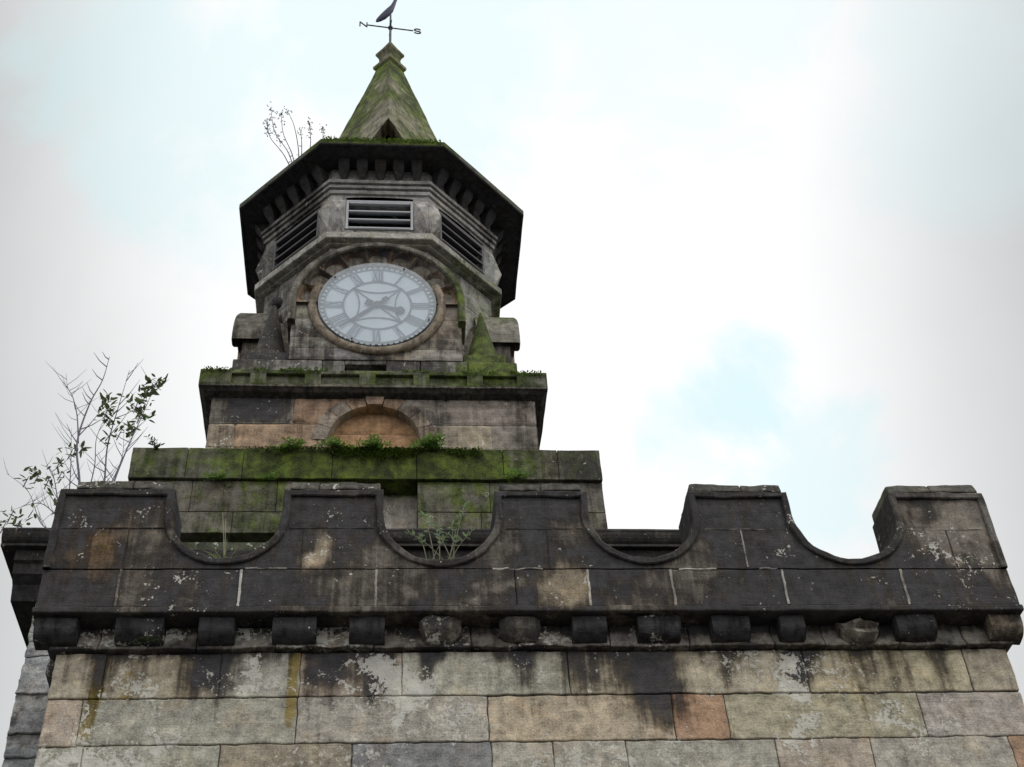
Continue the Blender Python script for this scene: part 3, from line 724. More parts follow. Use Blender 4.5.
def surround(ang):
    fr = F(ang)
    ped = MB(paint_ped, fr); Y0 = -1.68
    ST = [(.34, .32, .285), (.38, .345, .29), (.33, .315, .295), (.37, .32, .26)]
    for z0, z1, cuts in ((12.665, 12.84, [-1.02, -.60, .02, .40, 1.02]), (12.848, 13.03, [-1.02, -.42, .22, 1.02]), (13.038, 13.34, [-1.02, 0, 1.02]), (13.348, 13.66, [-1.02, 0, 1.02])):
        for a, b in zip(cuts[:-1], cuts[1:]): holed(ped, a, b, z0-.004, z1+.004, Y0, rng.choice(ST), ZC+5, 0) if False else ped.grid(*( [(lambda U, V, Yv: np.stack([U, Yv, V], -1))(*(lambda U, V: (U, V, np.where((U == U.min()) | (U == U.max()) | (V == V.min()) | (V == V.max()), Y0+.010, Y0)))(*np.meshgrid(np.linspace(a+.003, b-.003, max(3, int((b-a)/.05))), np.linspace(z0, z1, 6), indexing='ij')))] ), tint=jit(rng.choice(ST), .08), rough=.014, rsc=6)
    poly = [(-1.015, 12.66), (1.015, 12.66), (1.015, ZC)] + [(1.015*math.cos(t), ZC+1.015*math.sin(t)) for t in np.linspace(.1, math.pi-.1, 20)] + [(-1.015, ZC)]
    ped.prism(poly, Y0+.014, -.9, tint=(.26, .235, .20))
    # radiating fluted stones above the dial
    nf = 9
    for i in range(nf):
        a0, a1 = math.pi*i/nf, math.pi*(i+1)/nf; n = 9
        T_, Rr = np.meshgrid(np.linspace(0, 1, n), np.linspace(.70, .985, 7), indexing='ij')
        A = a0+(a1-a0)*T_
        scoop = np.sin(np.pi*T_)**.75*(1-((Rr-.70)/.285)**2.2)
        Yv = Y0-.055+.20*scoop
        t = jit(rng.choice([(.34, .24, .16), (.28, .235, .185), (.20, .18, .16), (.37, .26, .17)]), .12)
        ped.grid(np.stack([Rr*np.cos(A), Yv, ZC+Rr*np.sin(A)], -1), t, mask=(.10, 0, 0, 0), flip=True, rough=.008, rsc=8)
    ped.build('clock_surround', STONE, tower)
    # hood mould with straight legs
    hm = MB(lambda P, T, m: (T, m + np.stack([.48-.30*sm(P[:, 0]-AX, .4, 1), 0*P[:, 0]+.05, .75*sm(P[:, 0]-AX, .55, .95)*np.where(P[:, 1] > 2.75, .85*sm(P[:, 2], 13.6, 14.2), 1), 0*P[:, 0]], 1)), fr)
    leg = 13.22 if ang == 0 else 13.70
    pts = [(1.0, 0, leg-ZC), (1.0, 0, (leg-ZC)*.5)] + [(math.cos(t), math.sin(t), 0) for t in np.linspace(0, math.pi, 41)] + [(-1.0, 0, (leg-ZC)*.5), (-1.0, 0, leg-ZC)]
    sec = [(.975, -1.50), (.975, -1.765), (.99, -1.785), (1.05, -1.785), (1.065, -1.765), (1.065, -1.35)] if ang == 0 else [(.93, -1.30), (.93, -1.78), (.96, -1.80), (1.07, -1.80), (1.09, -1.77), (1.09, -1.25)]
    G = np.array([[(c*r, y, ZC+s*r+dz) for r, y in sec] for c, s, dz in pts]); hm.grid(G, (.25, .235, .20), rough=.014, rsc=5, flip=False)
    for e in (0, -1):
        P = G[e]; hm.add(P, [tuple(range(len(P))) if e == 0 else tuple(range(len(P)))[::-1]], (.2, .19, .16))
    hm.build('hood_mould', STONE, tower)
    rg = MB(lambda P, T, m: (T, m + np.array([.34, .05, 0, .04])), fr)
    sec = [(.73+.045*math.cos(t)+.045, -1.68-.06*math.sin(t)) for t in np.linspace(0, math.pi, 9)]
    sec = [(.835, -1.66)] + [(.78+.055*math.cos(t), -1.70-.045*math.sin(t)) for t in np.linspace(0, math.pi, 9)] + [(.725, -1.66)]
    G = np.array([[(r*math.cos(t), y, ZC+r*math.sin(t)) for r, y in sec] for t in np.linspace(R(-205), R(25), 60)]); rg.grid(G, (.31, .26, .20), rough=.008, rsc=6)
    rg.build('dial_ring', STONE, tower)
    # dial
    dl = MB(None, fr); DB, DR = -1.69, .715
    disc(dl, DR, DB, DB+.05, tint=(.86, .89, .92)); face = dl.build('clock_face', DIAL, tower)
    fm = MB(None, fr); FT = (.20, .23, .27); y0, y1 = DB-.010, DB-.001
    ring(fm, .40, .425, y0, y1, tint=FT); ring(fm, .630, .650, y0, y1, tint=FT); ring(fm, .690, .713, y0, y1, tint=(.02, .02, .022))
    for i in range(60): polar_bar(.650, .690, 2*math.pi*i/60, .022 if i % 5 else .04, y0, y1, fm, tint=(.03, .032, .036))
    k45 = .4125*math.sqrt(.5)
    for q in range(4):                                     # curved square inside the inner ring, with spokes
        a = q*math.pi/2; prev = None
        for i in range(9):
            t = -1+2*i/8; r = k45-.075*(1-t*t)*1.0; o = t*k45
            if prev: slant_bar(prev[0], prev[1], r, o, a, .018, y0, y1, fm, tint=FT)
            prev = (r, o)
        polar_bar(.06, .40, a+math.pi/4, .016, y0, y1, fm, tint=FT)
    fm.build('dial_frame', PAINT, face)
    NUM = ['XII', 'I', 'II', 'III', 'IIII', 'V', 'VI', 'VII', 'VIII', 'IX', 'X', 'XI']
    for hnum, s in enumerate(NUM):
        nb = MB(None, fr); a = hnum*math.pi/6; wds = {'I': .030, 'V': .062, 'X': .066}; tot = sum(wds[c] for c in s); o = -tot/2; ra, rb = .43, .625
        polar_bar(.425, .632, a, tot*1.12, y0-.0002, y1, nb, tint=(.52, .57, .63))
        for c in s:
            wd = wds[c]; m = o+wd/2
            kk = dict(tint=(.12, .145, .175))
            if c == 'I': polar_bar(ra, rb, a, .019, y0-.001, y1, nb, off=m, **kk)
            elif c == 'V':
                slant_bar(rb, m-.024, ra, m, a, .020, y0-.001, y1, nb, **kk); slant_bar(rb, m+.024, ra, m, a, .010, y0-.0015, y1, nb, **kk)
            else:
                slant_bar(rb, m-.026, ra, m+.026, a, .020, y0-.001, y1, nb, **kk); slant_bar(rb, m+.026, ra, m-.026, a, .010, y0-.0015, y1, nb, **kk)
            o += wd
        polar_bar(rb-.006, rb+.006, a, tot*1.05, y0-.002, y1, nb, tint=(.12, .145, .175)); polar_bar(ra-.005, ra+.006, a, tot*1.05, y0-.002, y1, nb, tint=(.12, .145, .175))
        nb.build('numeral', PAINT, face)
    HT = (.055, .065, .085)
    mh = MB(None, fr); a = R(228); polar_bar(-.13, .30, a, .034, -1.722, -1.714, mh, tint=HT); polar_bar(.28, .60, a, .024, -1.7225, -1.7145, mh, tint=HT); polar_bar(-.17, -.10, a, .07, -1.7235, -1.7155, mh, tint=HT)
    disc(mh, .045, -1.726, -1.70, 24, tint=HT); mh.build('minute_hand', IRON, face)
    hh = MB(None, fr); a = R(109); polar_bar(-.12, .34, a, .045, -1.712, -1.705, hh, tint=HT); polar_bar(-.15, -.07, a, .09, -1.7125, -1.7055, hh, tint=HT)
    for r, wd in ((.24, .07), (.265, .11), (.29, .13), (.315, .10), (.335, .06)): polar_bar(r-.014, r+.014, a, wd, -1.7125-r*.001, -1.7055, hh, tint=HT)
    hh.build('hour_hand', IRON, face)
    gm = MB(None, fr); disc(gm, .715, -1.742, -1.738, 72, tint=(1, 1, 1)); gm.build('dial_glass', GLASS, face)
    for a in (-50, 28, 115, 205):
        fx = MB(None, fr); t = R(a); fx.box(.685*math.sin(t)-.010, .685*math.sin(t)+.010, -1.752, -1.70, ZC+.685*math.cos(t)-.010, ZC+.685*math.cos(t)+.010, bev=.003, tint=(.03, .03, .03))
        fx.build('glass_fixing', IRON, face)
for a in (0, 90, 270): surround(a)

# conical pinnacles on the corners of the clock stage
def pinnacle(x, y, dark):
    mb = MB(lambda P, T, m: (T, m + (np.array([.80, .05, .05, 0]) if dark else np.array([.10, .0, 1.0, 0]))), FR)
    mb.box(x-.25, x+.25, y-.25, y+.25, 12.66, 12.82, bev=.015, tint=OT, step=.07, rough=.02)
    n = 20; pr = [(.235, 12.815), (.225, 12.86), (.21, 12.90)] + [(.205*(1-t)+.012*t, 12.92+(1.0 if dark else .86)*t) for t in np.linspace(0, 1, 9)] + [(.0, 13.93 if dark else 13.79)]
    G = np.array([[(x+r*math.cos(2*math.pi*i/n), y+r*math.sin(2*math.pi*i/n), z) for r, z in pr] for i in range(n+1)]); mb.grid(G, (.30, .29, .22), rough=.02, rsc=5)
    if dark:
        P = []; 
        for i in range(8):
            for j in range(12):
                t = math.pi*i/7; q = 2*math.pi*j/12; P.append((x+.02+.07*math.sin(t)*math.cos(q), y+.07*math.sin(t)*math.sin(q), 13.90+.10*math.cos(t)))
        mb.add(P, [(i*12+j, (i+1)*12+j, (i+1)*12+(j+1) % 12, i*12+(j+1) % 12) for i in range(7) for j in range(12)], (.1, .1, .11), rough=.05, rsc=8)
    o = mb.build('pinnacle', STONE, tower); o['label'] = 'dark cone pinnacle with worn ball tip' if dark else 'green mossy cone pinnacle'
pinnacle(1.28, -1.37, False); pinnacle(-1.27, -1.37, True)

# belfry
def paint_bel(P, T, m):
    n = fbm(P, (1.7, 1.7, 2.4), 3, 131)
    m[:, 0] += .16 + .40*sm(n, .46, .64) + .34*sm(-(P[:, 0]-AX), .6, .9); m[:, 1] += .16; m[:, 2] += .05 + .12*sm(P[:, 0]-AX, .5, 1.4); return T, m
bl = MB(paint_bel, FR); BTN = (.32, .315, .30); BA = 1.56; HWF = BA*math.tan(math.pi/8)
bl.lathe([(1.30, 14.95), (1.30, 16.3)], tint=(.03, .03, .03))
for k in range(8):
    bl.frame = F(k*45)
    for sx in (-1, 1):
        G = np.array([[(sx*(.445+t*(HWF-.445)), -BA, z) for z in np.linspace(14.98, 15.74, 9)] for t in np.linspace(0, 1, 5)]); bl.grid(G, BTN, flip=sx < 0, rough=.01)
        G = np.array([[(sx*.445, y, z) for z in np.linspace(14.98, 15.74, 4)] for y in (-BA, -BA+.25)]); bl.grid(G, BTN, flip=sx > 0)
        # faceted diamond block
        c = (sx*.545, -BA-.12, 15.40); q = [(sx*.545-.095, -BA-.002, 15.40), (sx*.545, -BA-.002, 15.05), (sx*.545+.095, -BA-.002, 15.40), (sx*.545, -BA-.002, 15.72)]
        q = [(sx*.545-.098, -BA-.002, 15.10), (sx*.545+.098, -BA-.002, 15.10), (sx*.545+.098, -BA-.002, 15.70), (sx*.545-.098, -BA-.002, 15.70)]
        c2 = (c[0], c[1], 15.40); bl.add(q+[c2], [(0, 1, 4), (1, 2, 4), (2, 3, 4), (3, 0, 4)], jit((.40, .39, .37), .1))
    G = np.array([[(u*HWF, y, z) for y, z in ((-BA, 15.72+.05*(1-(u)**2)), (-BA, 15.86))] for u in np.linspace(-1, 1, 15)]); bl.grid(G, BTN, rough=.008)
    G = np.array([[(u*.445, y, 15.70) for y in (-BA, -BA+.25)] for u in np.linspace(-1, 1, 5)]); bl.grid(G, BTN)
    bl.box(-.445, .445, -BA+.002, -BA+.26, 14.97, 15.10, bev=.006, tint=BTN, step=.1)
bl.frame = FR
bl.lathe([(1.555, 15.80), (1.59, 15.805), (1.595, 15.865), (1.555, 15.87), (1.555, 15.895), (1.615, 15.90), (1.62, 15.945), (1.575, 15.95), (1.575, 15.972), (1.64, 15.976), (1.645, 16.03), (1.55, 16.05), (1.55, 16.36)], tint=BTN, sub=12, rough=.010)
bl.build('belfry', STONE, tower)
def rect_frame(mb, x0, x1, z0, z1, w, ya, yb, tint):
    q = [(x0, z0), (x1, z0), (x1, z1), (x0, z1)]; n_ = [(x0+w, z0+w), (x1-w, z0+w), (x1-w, z1-w), (x0+w, z1-w)]
    P = [(x, y, z) for (x, z), (u, v) in zip(q, n_) for x, y, z in ((x, yb, z), (x, ya, z), (u, ya, v), (u, yb, v))]
    mb.add(P, [(i*4+j, ((i+1) % 4)*4+j, ((i+1) % 4)*4+(j+1) % 4, i*4+(j+1) % 4) for i in range(4) for j in range(4)], tint)
for k in (0, 1, 2, 6, 7):
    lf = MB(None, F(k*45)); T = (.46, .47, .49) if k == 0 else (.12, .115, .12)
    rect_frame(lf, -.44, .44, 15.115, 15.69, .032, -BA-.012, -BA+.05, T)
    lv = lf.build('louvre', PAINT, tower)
    for i in range(4):
        sb = MB(None, F(k*45)); z = 15.15+i*.165
        def wp(P, z=z):
            Q = P.copy(); Q[..., 2] = P[..., 2] + (P[..., 1]+BA)*.75; return Q
        sb.box(-.404, .404, -BA-.02, -BA+.17, z-.014, z+.014, bev=.006, tint=T, step=.2, warp=wp); sb.build('slat', PAINT, lv)

# eave, brackets, roof
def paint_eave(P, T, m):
    up_ = P[:, 2] > 16.362; m[:, 0] += np.where(up_, .05, .86); m[:, 2] += np.where(up_, 1.25, 0) - .75*(np.abs(P[:, 0]-AX) > 1.0)*up_; return T, m  # underside darkened in the mask as painted soffit shade
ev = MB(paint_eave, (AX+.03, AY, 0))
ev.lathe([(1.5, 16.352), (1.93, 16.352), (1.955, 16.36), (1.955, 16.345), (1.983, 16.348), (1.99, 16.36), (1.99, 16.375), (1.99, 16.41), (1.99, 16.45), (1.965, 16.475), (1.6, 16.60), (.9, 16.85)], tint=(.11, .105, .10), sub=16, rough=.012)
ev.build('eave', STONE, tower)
def bracket(k, u):
    mb = MB(paint_soot_shade(.86, .05), F(k*45)); wd = .15  # dark mask value paints the shade under the eave
    pr = [(1.54, 16.04), (1.585, 16.05), (1.62, 16.10), (1.655, 16.17), (1.70, 16.23), (1.74, 16.29), (1.76, 16.350)]
    G = []
    for t in (-1, -.6, 0, .6, 1):
        G.append([(u+t*wd/2*(.22+.78*min(1, (z-16.04)/.20)**.8), -(a-(.012 if abs(t) == 1 else 0)), z) for a, z in pr])
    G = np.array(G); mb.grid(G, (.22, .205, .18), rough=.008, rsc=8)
    for e in (0, -1):
        P = np.vstack([G[e], [[G[e][-1][0], -1.5, 16.350], [G[e][0][0], -1.5, 16.04]]]); n = len(P); mb.add(P, [tuple(range(n)) if e else tuple(range(n))[::-1]], (.2, .19, .165))
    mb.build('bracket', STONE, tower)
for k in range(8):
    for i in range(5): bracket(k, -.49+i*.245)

# spire: square on the diagonal, with a pointed opening in the front hip
SX, SYc = .088, 0.0
def rad(z):
    t = (21.03-z); return .215 + t*.2935 + .035*max(0, (18.2-z))**1.6*.5
def paint_sp(P, T, m):
    x, y, z = P[:, 0]-AX, P[:, 1]-AY, P[:, 2]; n = fbm(P, (1.3, 1.3, 1.2), 3, 141)
    near = np.exp(-((x-.03)/.30)**2)*(1-sm(z, 18.6, 19.4))*(y < 0)
    m[:, 2] += .80 + 1.2*(n-.5) - .60*near; jz = np.abs(((z-16.5)/.42) % 1-.5)*2; m[:, 0] += .10 + .14*near + .40*sm(jz, .86, .97); m[:, 1] += .05
    k = _h(np.floor((z-16.71)/.42).astype(np.int64), np.floor(np.arctan2(y, x)*1.3).astype(np.int64), 0, 5); T = T*(.75+.5*k)[:, None]; return T, m
sp = MB(paint_sp, FR); HZ, HB, HWD = 18.28, 16.55, .82
for q in range(4):
    a0 = q*math.pi/2 - math.pi/2; zs = np.concatenate([np.linspace(16.45, 18.28, 36), np.linspace(18.33, 21.05, 55)])
    nn = 12; G = np.zeros((len(zs), nn, 3))
    for i, z in enumerate(zs):
        r = rad(z); A = np.array((math.cos(a0)*r, math.sin(a0)*r)); B = np.array((math.cos(a0+math.pi/2)*r, math.sin(a0+math.pi/2)*r))
        h = 0.0
        if z <= HZ: h = min(.62, (HWD*((HZ-z)/(HZ-HB))**.80)/r)
        lo = h if q == 0 else 0.0; hi = 1-h if q == 3 else 1.0
        for j in range(nn):
            t = lo + (hi-lo)*j/(nn-1); p = A+(B-A)*t; G[i, j] = (SX+p[0], p[1], z)
    sp.grid(G, (.26, .24, .18), flip=True, rough=.018, rsc=4)
    if q in (0, 3):                                        # thickness of the opening
        j = 0 if q == 0 else nn-1; rim = G[:36, j]; back = rim.copy(); back[:, 1] += .30; back[:, 0] = SX+(back[:, 0]-SX)*.9
        sp.grid(np.stack([rim, back], 1), (.26, .23, .18), flip=q == 0)
sp.lathe([(.95, 16.5), (.62, 17.4), (.30, 19.0), (.12, 20.9)], n=4, rot=math.pi/4, tint=(.02, .02, .02), cx=SX)
sp.build('spire', STONE, tower)
fn = MB(lambda P, T, m: (T, m + np.array([.22, .02, .55, 0])), FR)
s2 = math.sqrt(.5)
fn.lathe([(a*s2, z) for a, z in ((.20, 20.98), (.28, 21.03), (.285, 21.09), (.24, 21.13), (.19, 21.17), (.18, 21.30), (.21, 21.38), (.245, 21.42), (.245, 21.475), (.13, 21.66), (.02, 21.86), (0, 21.86))], n=4, rot=math.pi/4, tint=(.25, .23, .17), sub=6, rough=.012, cx=SX)
fn.build('finial', STONE, tower)

# ------------------------------------------------------------------ weather vane
VX, VY = AX+SX, AY
vane = thing('weather_vane', 'dark iron weather vane with letters and a cockerel on the spire tip', 'weather vane', (VX, VY, 21.84))
IT = (.035, .04, .075); vf = (VX, VY, R(6))
mb = MB(None, vf); mb.tube([(0, 0, 21.8), (0, 0, 22.3), (0, 0, 22.72)], [.022, .02, .016], 10, tint=IT)
mb.build('rod', IRON, vane)
mb = MB(None, vf); P = [(.045*math.sin(math.pi*i/8)*math.cos(2*math.pi*j/12), .045*math.sin(math.pi*i/8)*math.sin(2*math.pi*j/12), 22.30+.05*math.cos(math.pi*i/8)) for i in range(9) for j in range(12)]
mb.add(P, [(i*12+j, (i+1)*12+j, (i+1)*12+(j+1) % 12, i*12+(j+1) % 12) for i in range(8) for j in range(12)], IT); mb.build('hub', IRON, vane)
mb = MB(None, vf); mb.tube([(-.40, 0, 22.30), (.40, 0, 22.30)], .012, 8, tint=IT); mb.build('cross_arm', IRON, vane)
mb = MB(None, vf); mb.tube([(0, -.16, 22.30), (0, .16, 22.30)], .011, 8, tint=IT); mb.build('cross_arm', IRON, vane)
nb = MB(None, vf)
for a, b in (((-.53, 22.24), (-.53, 22.37)), ((-.53, 22.37), (-.41, 22.24)), ((-.41, 22.24), (-.41, 22.37))):
    nb.tube([(a[0], 0, a[1]), (b[0], 0, b[1])], .013, 6, tint=IT)
nb.build('letter', IRON, vane)
sb = MB(None, vf); pts = []
for i in range(15):
    t = i/14; a = R(40+t*230) if t < .5 else 0
arc1 = [(.475+.055*math.cos(R(a)), 22.335+.034*math.sin(R(a))) for a in np.linspace(20, 270, 11)]
arc2 = [(.475+.055*math.cos(R(a)), 22.267+.034*math.sin(R(a))) for a in np.linspace(90, -160, 11)]
sb.tube([(x, 0, z) for x, z in arc1+arc2[1:]], .013, 6, tint=IT); sb.build('letter', IRON, vane)
ck = MB(None, (VX, VY, R(-12)))
body = [(-.25, 22.56, .02), (-.215, 22.60, .05), (-.15, 22.67, .07), (-.085, 22.76, .075), (-.02, 22.86, .072), (.03, 22.97, .048), (.065, 23.09, .036), (.09, 23.20, .032), (.12, 23.34, .036), (.15, 23.45, .05)]
G = []
for x, z, r in body:
    G.append([(x+1.15*r*math.cos(t)*.75, .55*r*math.sin(t), z-1.15*r*math.cos(t)*.62) for t in np.linspace(0, 2*math.pi, 13)])
ck.grid(np.array(G), IT, flip=True)
for k in range(4): ck.tube([(.15, 0, 23.40), (.22+.05*k, 0, 23.55-.05*k), (.30+.04*k, 0, 23.52-.11*k)], [.03, .025, .008], 6, tint=IT)
ck.build('cockerel', IRON, vane, smooth=True)

# ------------------------------------------------------------------ plants
def leaf(mb, p, d, ln, wd, tint, curl=.2):
    d = Vector(d).normalized(); s = d.cross(Vector((0, 0, 1)));
    if s.length < .05: s = Vector((1, 0, 0))
    s.normalize(); nrm = s.cross(d); p = Vector(p)
    rr = Matrix.Rotation(rng.uniform(-1.1, 1.1), 3, d); s = rr @ s; nrm = rr @ nrm
    q = [p, p+d*ln*.35+s*wd*.5+nrm*curl*ln*.1, p+d*ln*.75+s*wd*.35, p+d*ln-nrm*curl*ln*.4, p+d*ln*.75-s*wd*.35, p+d*ln*.35-s*wd*.5+nrm*curl*ln*.1]
    mb.add([tuple(v) for v in q], [(0, 1, 2, 3), (0, 3, 4, 5)], tint)
def lt(base, a=.35):
    k = 1+rng.uniform(-a, a); return tuple(c*k*(1+rng.uniform(-.15, .15)) for c in base)
def smooth_path(pts, n=6):
    pts = [Vector(p) for p in pts]; o = []
    for i in range(len(pts)-1):
        p0, p1, p2, p3 = pts[max(0, i-1)], pts[i], pts[i+1], pts[min(len(pts)-1, i+2)]
        for k in range(n):
            t = k/n; o.append(.5*((2*p1)+(p2-p0)*t+(2*p0-5*p1+4*p2-p3)*t*t+(3*p1-p0-3*p2+p3)*t**3))
    return o+[pts[-1]]
YB = .95
def bush(base, stems, leafy, label, cat, group=None, name='sapling'):
    root = thing(name, label, cat, base, group)
    sm_ = MB(); lf = MB(); BK = (.17, .155, .20)
    for pts, r in stems:
        P = smooth_path([(x, YB+dy, z) for x, dy, z in pts]); n = len(P)
        sm_.tube(P, [.72*r*(1-.85*i/(n-1)) for i in range(n)], 6, tint=BK)
        for i in range(2, n-1):                                # bare side twigs
            if rng.random() < .55:
                d = Vector((rng.choice((-1, 1))*rng.uniform(.5, 1), rng.uniform(-.6, .6), rng.uniform(.5, 1.2))).normalized(); l = rng.uniform(.10, .30)
                q = P[i]+d*l*.5+Vector((0, 0, .01)); e = P[i]+d*l+Vector((0, 0, .06)); sm_.tube([P[i], q, e], [r*.3, r*.22, r*.08], 4, tint=BK)
    for x, dy, z, rad_, cnt in leafy:
        if x < -2.9: cnt = int(cnt*.6)
        for _ in range(cnt):
            v = Vector((rng.gauss(0, 1), rng.gauss(0, 1), rng.gauss(0, 1)))*rad_*.55
            p = Vector((x, YB+dy, z))+v
            leaf(lf, p, (rng.uniform(-1, 1), rng.uniform(-1, .6), rng.uniform(-.5, .9)), rng.uniform(.045, .105), rng.uniform(.018, .038), lt((.12, .165, .07)))
        sm_.tube([(x-.02, YB+dy, z-rad_*1.2), (x, YB+dy, z), (x+.01, YB+dy, z+rad_*.7)], [.006, .005, .002], 4, tint=BK)
    sm_.build('stem', BARK, root); lf.build('foliage', LEAF, root); return root
bush((-2.72, YB, 9.2), [
    ([(-2.80, 0, 9.2), (-2.84, 0, 9.55), (-2.93, -.02, 10.0), (-2.90, 0, 10.5), (-2.83, .02, 10.84), (-2.81, .02, 11.16)], .020),
    ([(-2.92, -.02, 10.0), (-2.99, 0, 10.35), (-3.08, .03, 10.62), (-3.15, .03, 10.75), (-3.20, .04, 10.95)], .011),
    ([(-2.66, .05, 9.2), (-2.63, .05, 9.56), (-2.66, .03, 10.0), (-2.64, .05, 10.45), (-2.60, .06, 11.02)], .017),
    ([(-2.56, 0, 9.2), (-2.53, 0, 9.56), (-2.46, -.02, 9.95), (-2.39, 0, 10.33), (-2.31, .02, 10.82)], .015),
    ([(-2.78, .1, 9.3), (-2.76, .1, 9.8), (-2.80, .12, 10.2), (-2.72, .12, 10.6)], .010),
    ([(-2.60, .08, 9.5), (-2.52, .08, 9.9), (-2.56, .1, 10.3)], .008)],
    [(-2.77, 0, 10.55, .07, 18), (-2.72, 0, 10.42, .08, 22), (-2.68, 0, 10.30, .06, 10), (-2.38, 0, 10.66, .09, 34), (-2.30, 0, 10.80, .07, 22), (-2.33, 0, 10.72, .07, 16), (-2.45, 0, 10.52, .09, 30), (-2.40, 0, 10.36, .08, 24), (-2.45, 0, 10.20, .08, 18), (-2.56, 0, 10.14, .07, 14), (-2.66, 0, 10.10, .05, 6)],
    'tall sapling with mostly bare stems and leafy right tips behind the left parapet end', 'sapling', 'saplings rooted in the masonry')
bush((-2.95, YB, 9.0), [
    ([(-2.90, 0, 9.0), (-3.00, 0, 9.35), (-3.10, -.02, 9.65), (-3.22, 0, 9.75)], .012),
    ([(-2.88, 0, 9.1), (-2.93, 0, 9.6), (-2.98, 0, 9.95), (-3.02, 0, 10.2)], .010),
    ([(-2.92, -.02, 8.95), (-3.10, 0, 9.08), (-3.28, .02, 9.45), (-3.52, .03, 9.67)], .009),
    ([(-2.90, -.05, 9.05), (-3.12, -.05, 9.26), (-3.35, -.04, 9.20)], .009)],
    [(-2.97, 0, 9.90, .07, 18), (-3.05, 0, 9.80, .07, 16), (-3.22, 0, 9.62, .08, 24), (-3.31, 0, 9.57, .07, 18), (-3.12, 0, 9.56, .08, 20), (-3.02, 0, 9.64, .06, 10), (-2.88, 0, 9.95, .05, 8), (-3.37, 0, 9.18, .08, 20), (-3.41, 0, 9.05, .07, 18), (-3.28, 0, 9.08, .07, 16), (-3.2, 0, 9.2, .05, 8), (-3.0, 0, 9.35, .06, 8)],
    'low sprawling sapling leaning left over the dark cornice end', 'sapling', 'saplings rooted in the masonry')

def fern(x, y, z, n, ln, label, spread=1.0, group='ferns and weeds on the mossy ledge', tint=(.17, .29, .055), name='fern', droop=.5, cat='fern'):
    root = thing(name, label, cat, (x, y, z), group); mb = MB()
    for i in range(n):
        a = rng.uniform(0, 2*math.pi); el = rng.uniform(.2, 1.2); d = Vector((math.cos(a)*spread, math.sin(a)*.8-.25, el)).normalized(); l = ln*rng.uniform(.55, 1.1)
        P = [Vector((x+rng.uniform(-.05, .05)*spread, y, z)) + d*l*t + Vector((0, 0, -droop*l*t*t)) for t in np.linspace(0, 1, 6)]
        mb.tube(P, [.005, .005, .004, .003, .003, .001], 3, tint=lt(tint))
        for p in P[1:]:
            for sgn in (-1, 1):
                sd = Vector((-d.y, d.x, .15))*sgn + d*.6; leaf(mb, p, sd, l*.30, l*.11, lt(tint))
    mb.build('fronds', LEAF, root); return root
fern(-1.03, 1.76, 10.64, 16, .20, 'yellow flowered fern tuft on the mossy ledge below the pink stones, left of the arch', 1.2)
fern(-.55, 1.76, 10.67, 26, .17, 'dense fern tuft at the left foot of the blind arch')
fern(-.20, 1.76, 10.67, 26, .19, 'dense fern tuft at the middle of the blind arch foot')
fern(.42, 1.76, 10.67, 28, .20, 'bright fern tuft just right of the blind arch foot')
fern(-2.38, 1.78, 10.64, 9, .15, 'small dark leaved weed on the left end of the mossy ledge', .6, tint=(.06, .085, .03), droop=.1)
fern(-1.74, 1.77, 10.25, 14, .13, 'small weed in the ledge joint above the leftmost scooped gap', group='small weeds in the ledge joint')
fern(-1.22, 1.77, 10.25, 8, .10, 'wispy weed in the ledge joint just left of the second merlon', group='small weeds in the ledge joint')
fern(1.30, 1.77, 10.28, 12, .15, 'small weed in the ledge joint above the third merlon', group='small weeds in the ledge joint')
fern(-1.88, .0, 8.66, 7, .10, 'little weed on the coping of the leftmost merlon', group='weeds growing on the battlements', tint=(.09, .13, .04))
fern(-1.80, -.17, 7.15, 14, .085, 'tiny fern under the second corbel from the left', group='weeds growing on the battlements', tint=(.04, .055, .02))

def grass(x, y, z, blades, label, tips=None, tint=(.16, .17, .06), name='grass_tuft'):
    root = thing(name, label, 'grass', (x, y, z), 'weeds growing on the battlements'); mb = MB()
    for i in range(blades):
        a = rng.uniform(-1, 1); l = rng.uniform(.08, .24); d = Vector((a*.9, rng.uniform(-.6, .3), rng.uniform(.25, 1))).normalized()
        P = [Vector((x+rng.uniform(-.04, .04), y, z))+d*l*t+Vector((0, 0, -.25*l*t*t)) for t in np.linspace(0, 1, 5)]
        mb.tube(P, [.004, .004, .003, .002, .001], 3, tint=lt(tint))
    for t in tips or []:
        P = smooth_path([(x, y, z), ((x*1.3+t[0])/2.3, y, z+(t[1]-z)*.5), (t[0], y, t[1])], 4); mb.tube(P, [.0045]*4+[.0035]*4+[.002], 4, tint=lt((.36, .35, .20)))
    mb.build('blades', LEAF, root); return root
grass(-1.30, -.08, 7.87, 60, 'grass tuft with tall stalk in the leftmost scooped gap', [(-1.36, 8.42), (-1.33, 8.36), (-1.30, 8.15), (-1.42, 8.10), (-1.20, 8.08), (-1.15, 8.0)], tint=(.22, .26, .08))
pr = thing('flowering_weed', 'pale green leaved weed with thin stems in the second scooped gap from the left', 'weed', (.39, -.08, 7.87), 'weeds growing on the battlements'); mb = MB()
for i in range(30):
    a = rng.uniform(-1, 1); l = rng.uniform(.06, .16); x = .40+rng.uniform(-.12, .14); d = Vector((a*.7, rng.uniform(-.5, .3), 1)).normalized()
    mb.tube([Vector((x, -.08, 7.86))+d*l*t for t in (0, .5, 1)], [.005, .004, .001], 3, tint=lt((.10, .15, .035)))
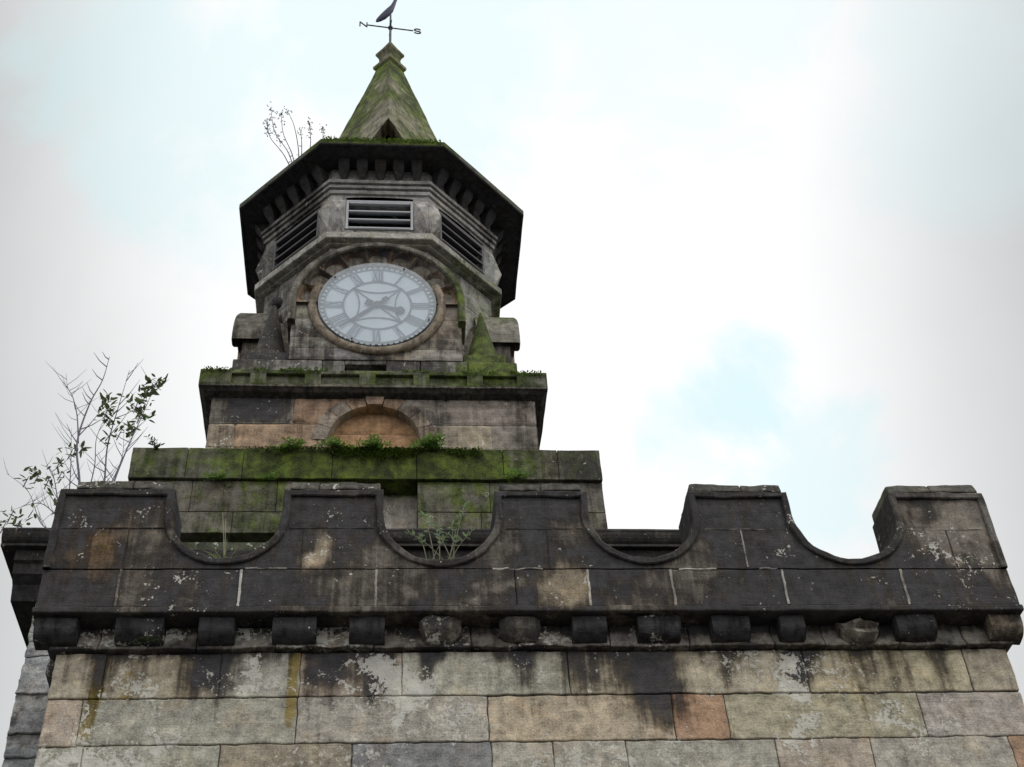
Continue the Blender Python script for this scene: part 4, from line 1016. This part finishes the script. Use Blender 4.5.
for tx, tz in ((.46, 8.18), (.60, 8.46), (.57, 8.38), (.28, 8.38), (.33, 8.30), (.50, 8.28), (.66, 8.22), (.16, 8.20), (.40, 8.25), (.55, 8.15), (.24, 8.16)):
    x0 = .40+rng.uniform(-.1, .12); P = smooth_path([(x0, -.08, 7.86), ((x0+tx)/2, -.10, (7.86+tz)/2+.03), (tx, -.10, tz)], 4); mb.tube(P, [.004]*5+[.003]*4, 4, tint=(.34, .34, .24))
    for p in P[5:]:
        for _ in range(3): leaf(mb, p, (rng.uniform(-1, 1), rng.uniform(-1, .5), rng.uniform(-.3, .8)), rng.uniform(.03, .06), .018, lt((.32, .42, .24)))
mb.build('stems', LEAF, pr)
# weeds on the left eave edge
wd = thing('eave_weed', 'wispy dry weeds sprouting from the left side of the octagonal eave', 'weed', (-1.40, 3.0, 16.6)); mb = MB()
for pts, hd in (([(-1.36, 16.6), (-1.50, 17.15), (-1.72, 17.62), (-1.82, 18.22)], .55), ([(-1.36, 16.6), (-1.44, 17.1), (-1.60, 17.6), (-1.66, 18.1)], .25), ([(-1.33, 16.6), (-1.36, 17.2), (-1.46, 17.8), (-1.58, 18.15)], .2), ([(-1.30, 16.6), (-1.32, 17.3), (-1.36, 17.7)], .3), ([(-1.22, 16.7), (-1.20, 17.4), (-1.25, 17.9)], .4), ([(-1.05, 16.7), (-1.03, 17.4), (-1.04, 17.75)], .3), ([(-1.38, 16.6), (-1.56, 17.1), (-1.78, 17.5), (-1.85, 17.9)], .35)):
    P = smooth_path([(x, 3.0, z) for x, z in pts]); n = len(P); mb.tube(P, [.009*(1-.7*i/n) for i in range(n)], 4, tint=(.16, .165, .22))
    for i, p in enumerate(P):
        if i > n*(1-hd):
            for _ in range(7):
                q = p+Vector((rng.gauss(0, .025), rng.gauss(0, .025), rng.gauss(0, .03))); leaf(mb, q, (rng.uniform(-1, 1), rng.uniform(-1, 1), rng.uniform(-.2, 1)), rng.uniform(.02, .045), .016, lt((.14, .15, .20)))
        elif rng.random() < .3: leaf(mb, p, (rng.uniform(-1, 1), 0, .5), .05, .015, lt((.12, .13, .16)))
mb.build('stems', LEAF, wd)
# moss cushions hanging over the plinth edge
ms = MB()
for i in range(5200):
    x = rng.gauss(-.05, .62) if rng.random() < .75 else rng.uniform(-2.2, 1.6); dz = abs(rng.gauss(0, .07))
    k = fbm(np.array([[x*2.5, 0, 3.3]]), 1, 3, 151)[0]; lim = (.30*max(0, k-.35)*2.2+.02)*math.exp(-((x+.05)/1.2)**4)+.012
    if dz > lim or not -1.9 < x < .95: continue
    p = (x, 1.772-rng.uniform(0, .015), 10.668-dz); leaf(ms, p, (rng.uniform(-1, 1), -1, rng.uniform(-1, .6)), rng.uniform(.015, .035), rng.uniform(.010, .02), lt((.075, .125, .016), .6))
tag(ms.build('moss', LEAF), 'thick green moss hanging over the ledge below the blind arch', 'moss', kind='stuff')
def moss_edge(n, x0, x1, y, z, label, dens):
    mb = MB()
    for i in range(n):
        x = rng.uniform(x0, x1); k = fbm(np.array([[x*3.1, y, z]]), 1, 3, 161)[0]
        if k < dens: continue
        hgt = (k-dens)*.22+.012
        leaf(mb, (x, y+rng.uniform(-.012, .04), z+rng.uniform(-hgt*.8, hgt*.5)), (rng.uniform(-1, 1), -1, rng.uniform(-.6, 1)), rng.uniform(.015, .04), rng.uniform(.010, .02), lt((.11, .18, .025), .5))
    tag(mb.build('moss', LEAF), label, 'moss', kind='stuff')
moss_edge(1500, -2.1, 1.72, 2.245, 12.212, 'thin moss cushions along the top edge of the panelled cornice band', .45)
moss_edge(1100, -.95, .62, 2.215, 16.455, 'bright moss fringe along the front edge of the octagonal eave', .34)

for o in bpy.data.objects:
    if '_base' in o: del o['_base']
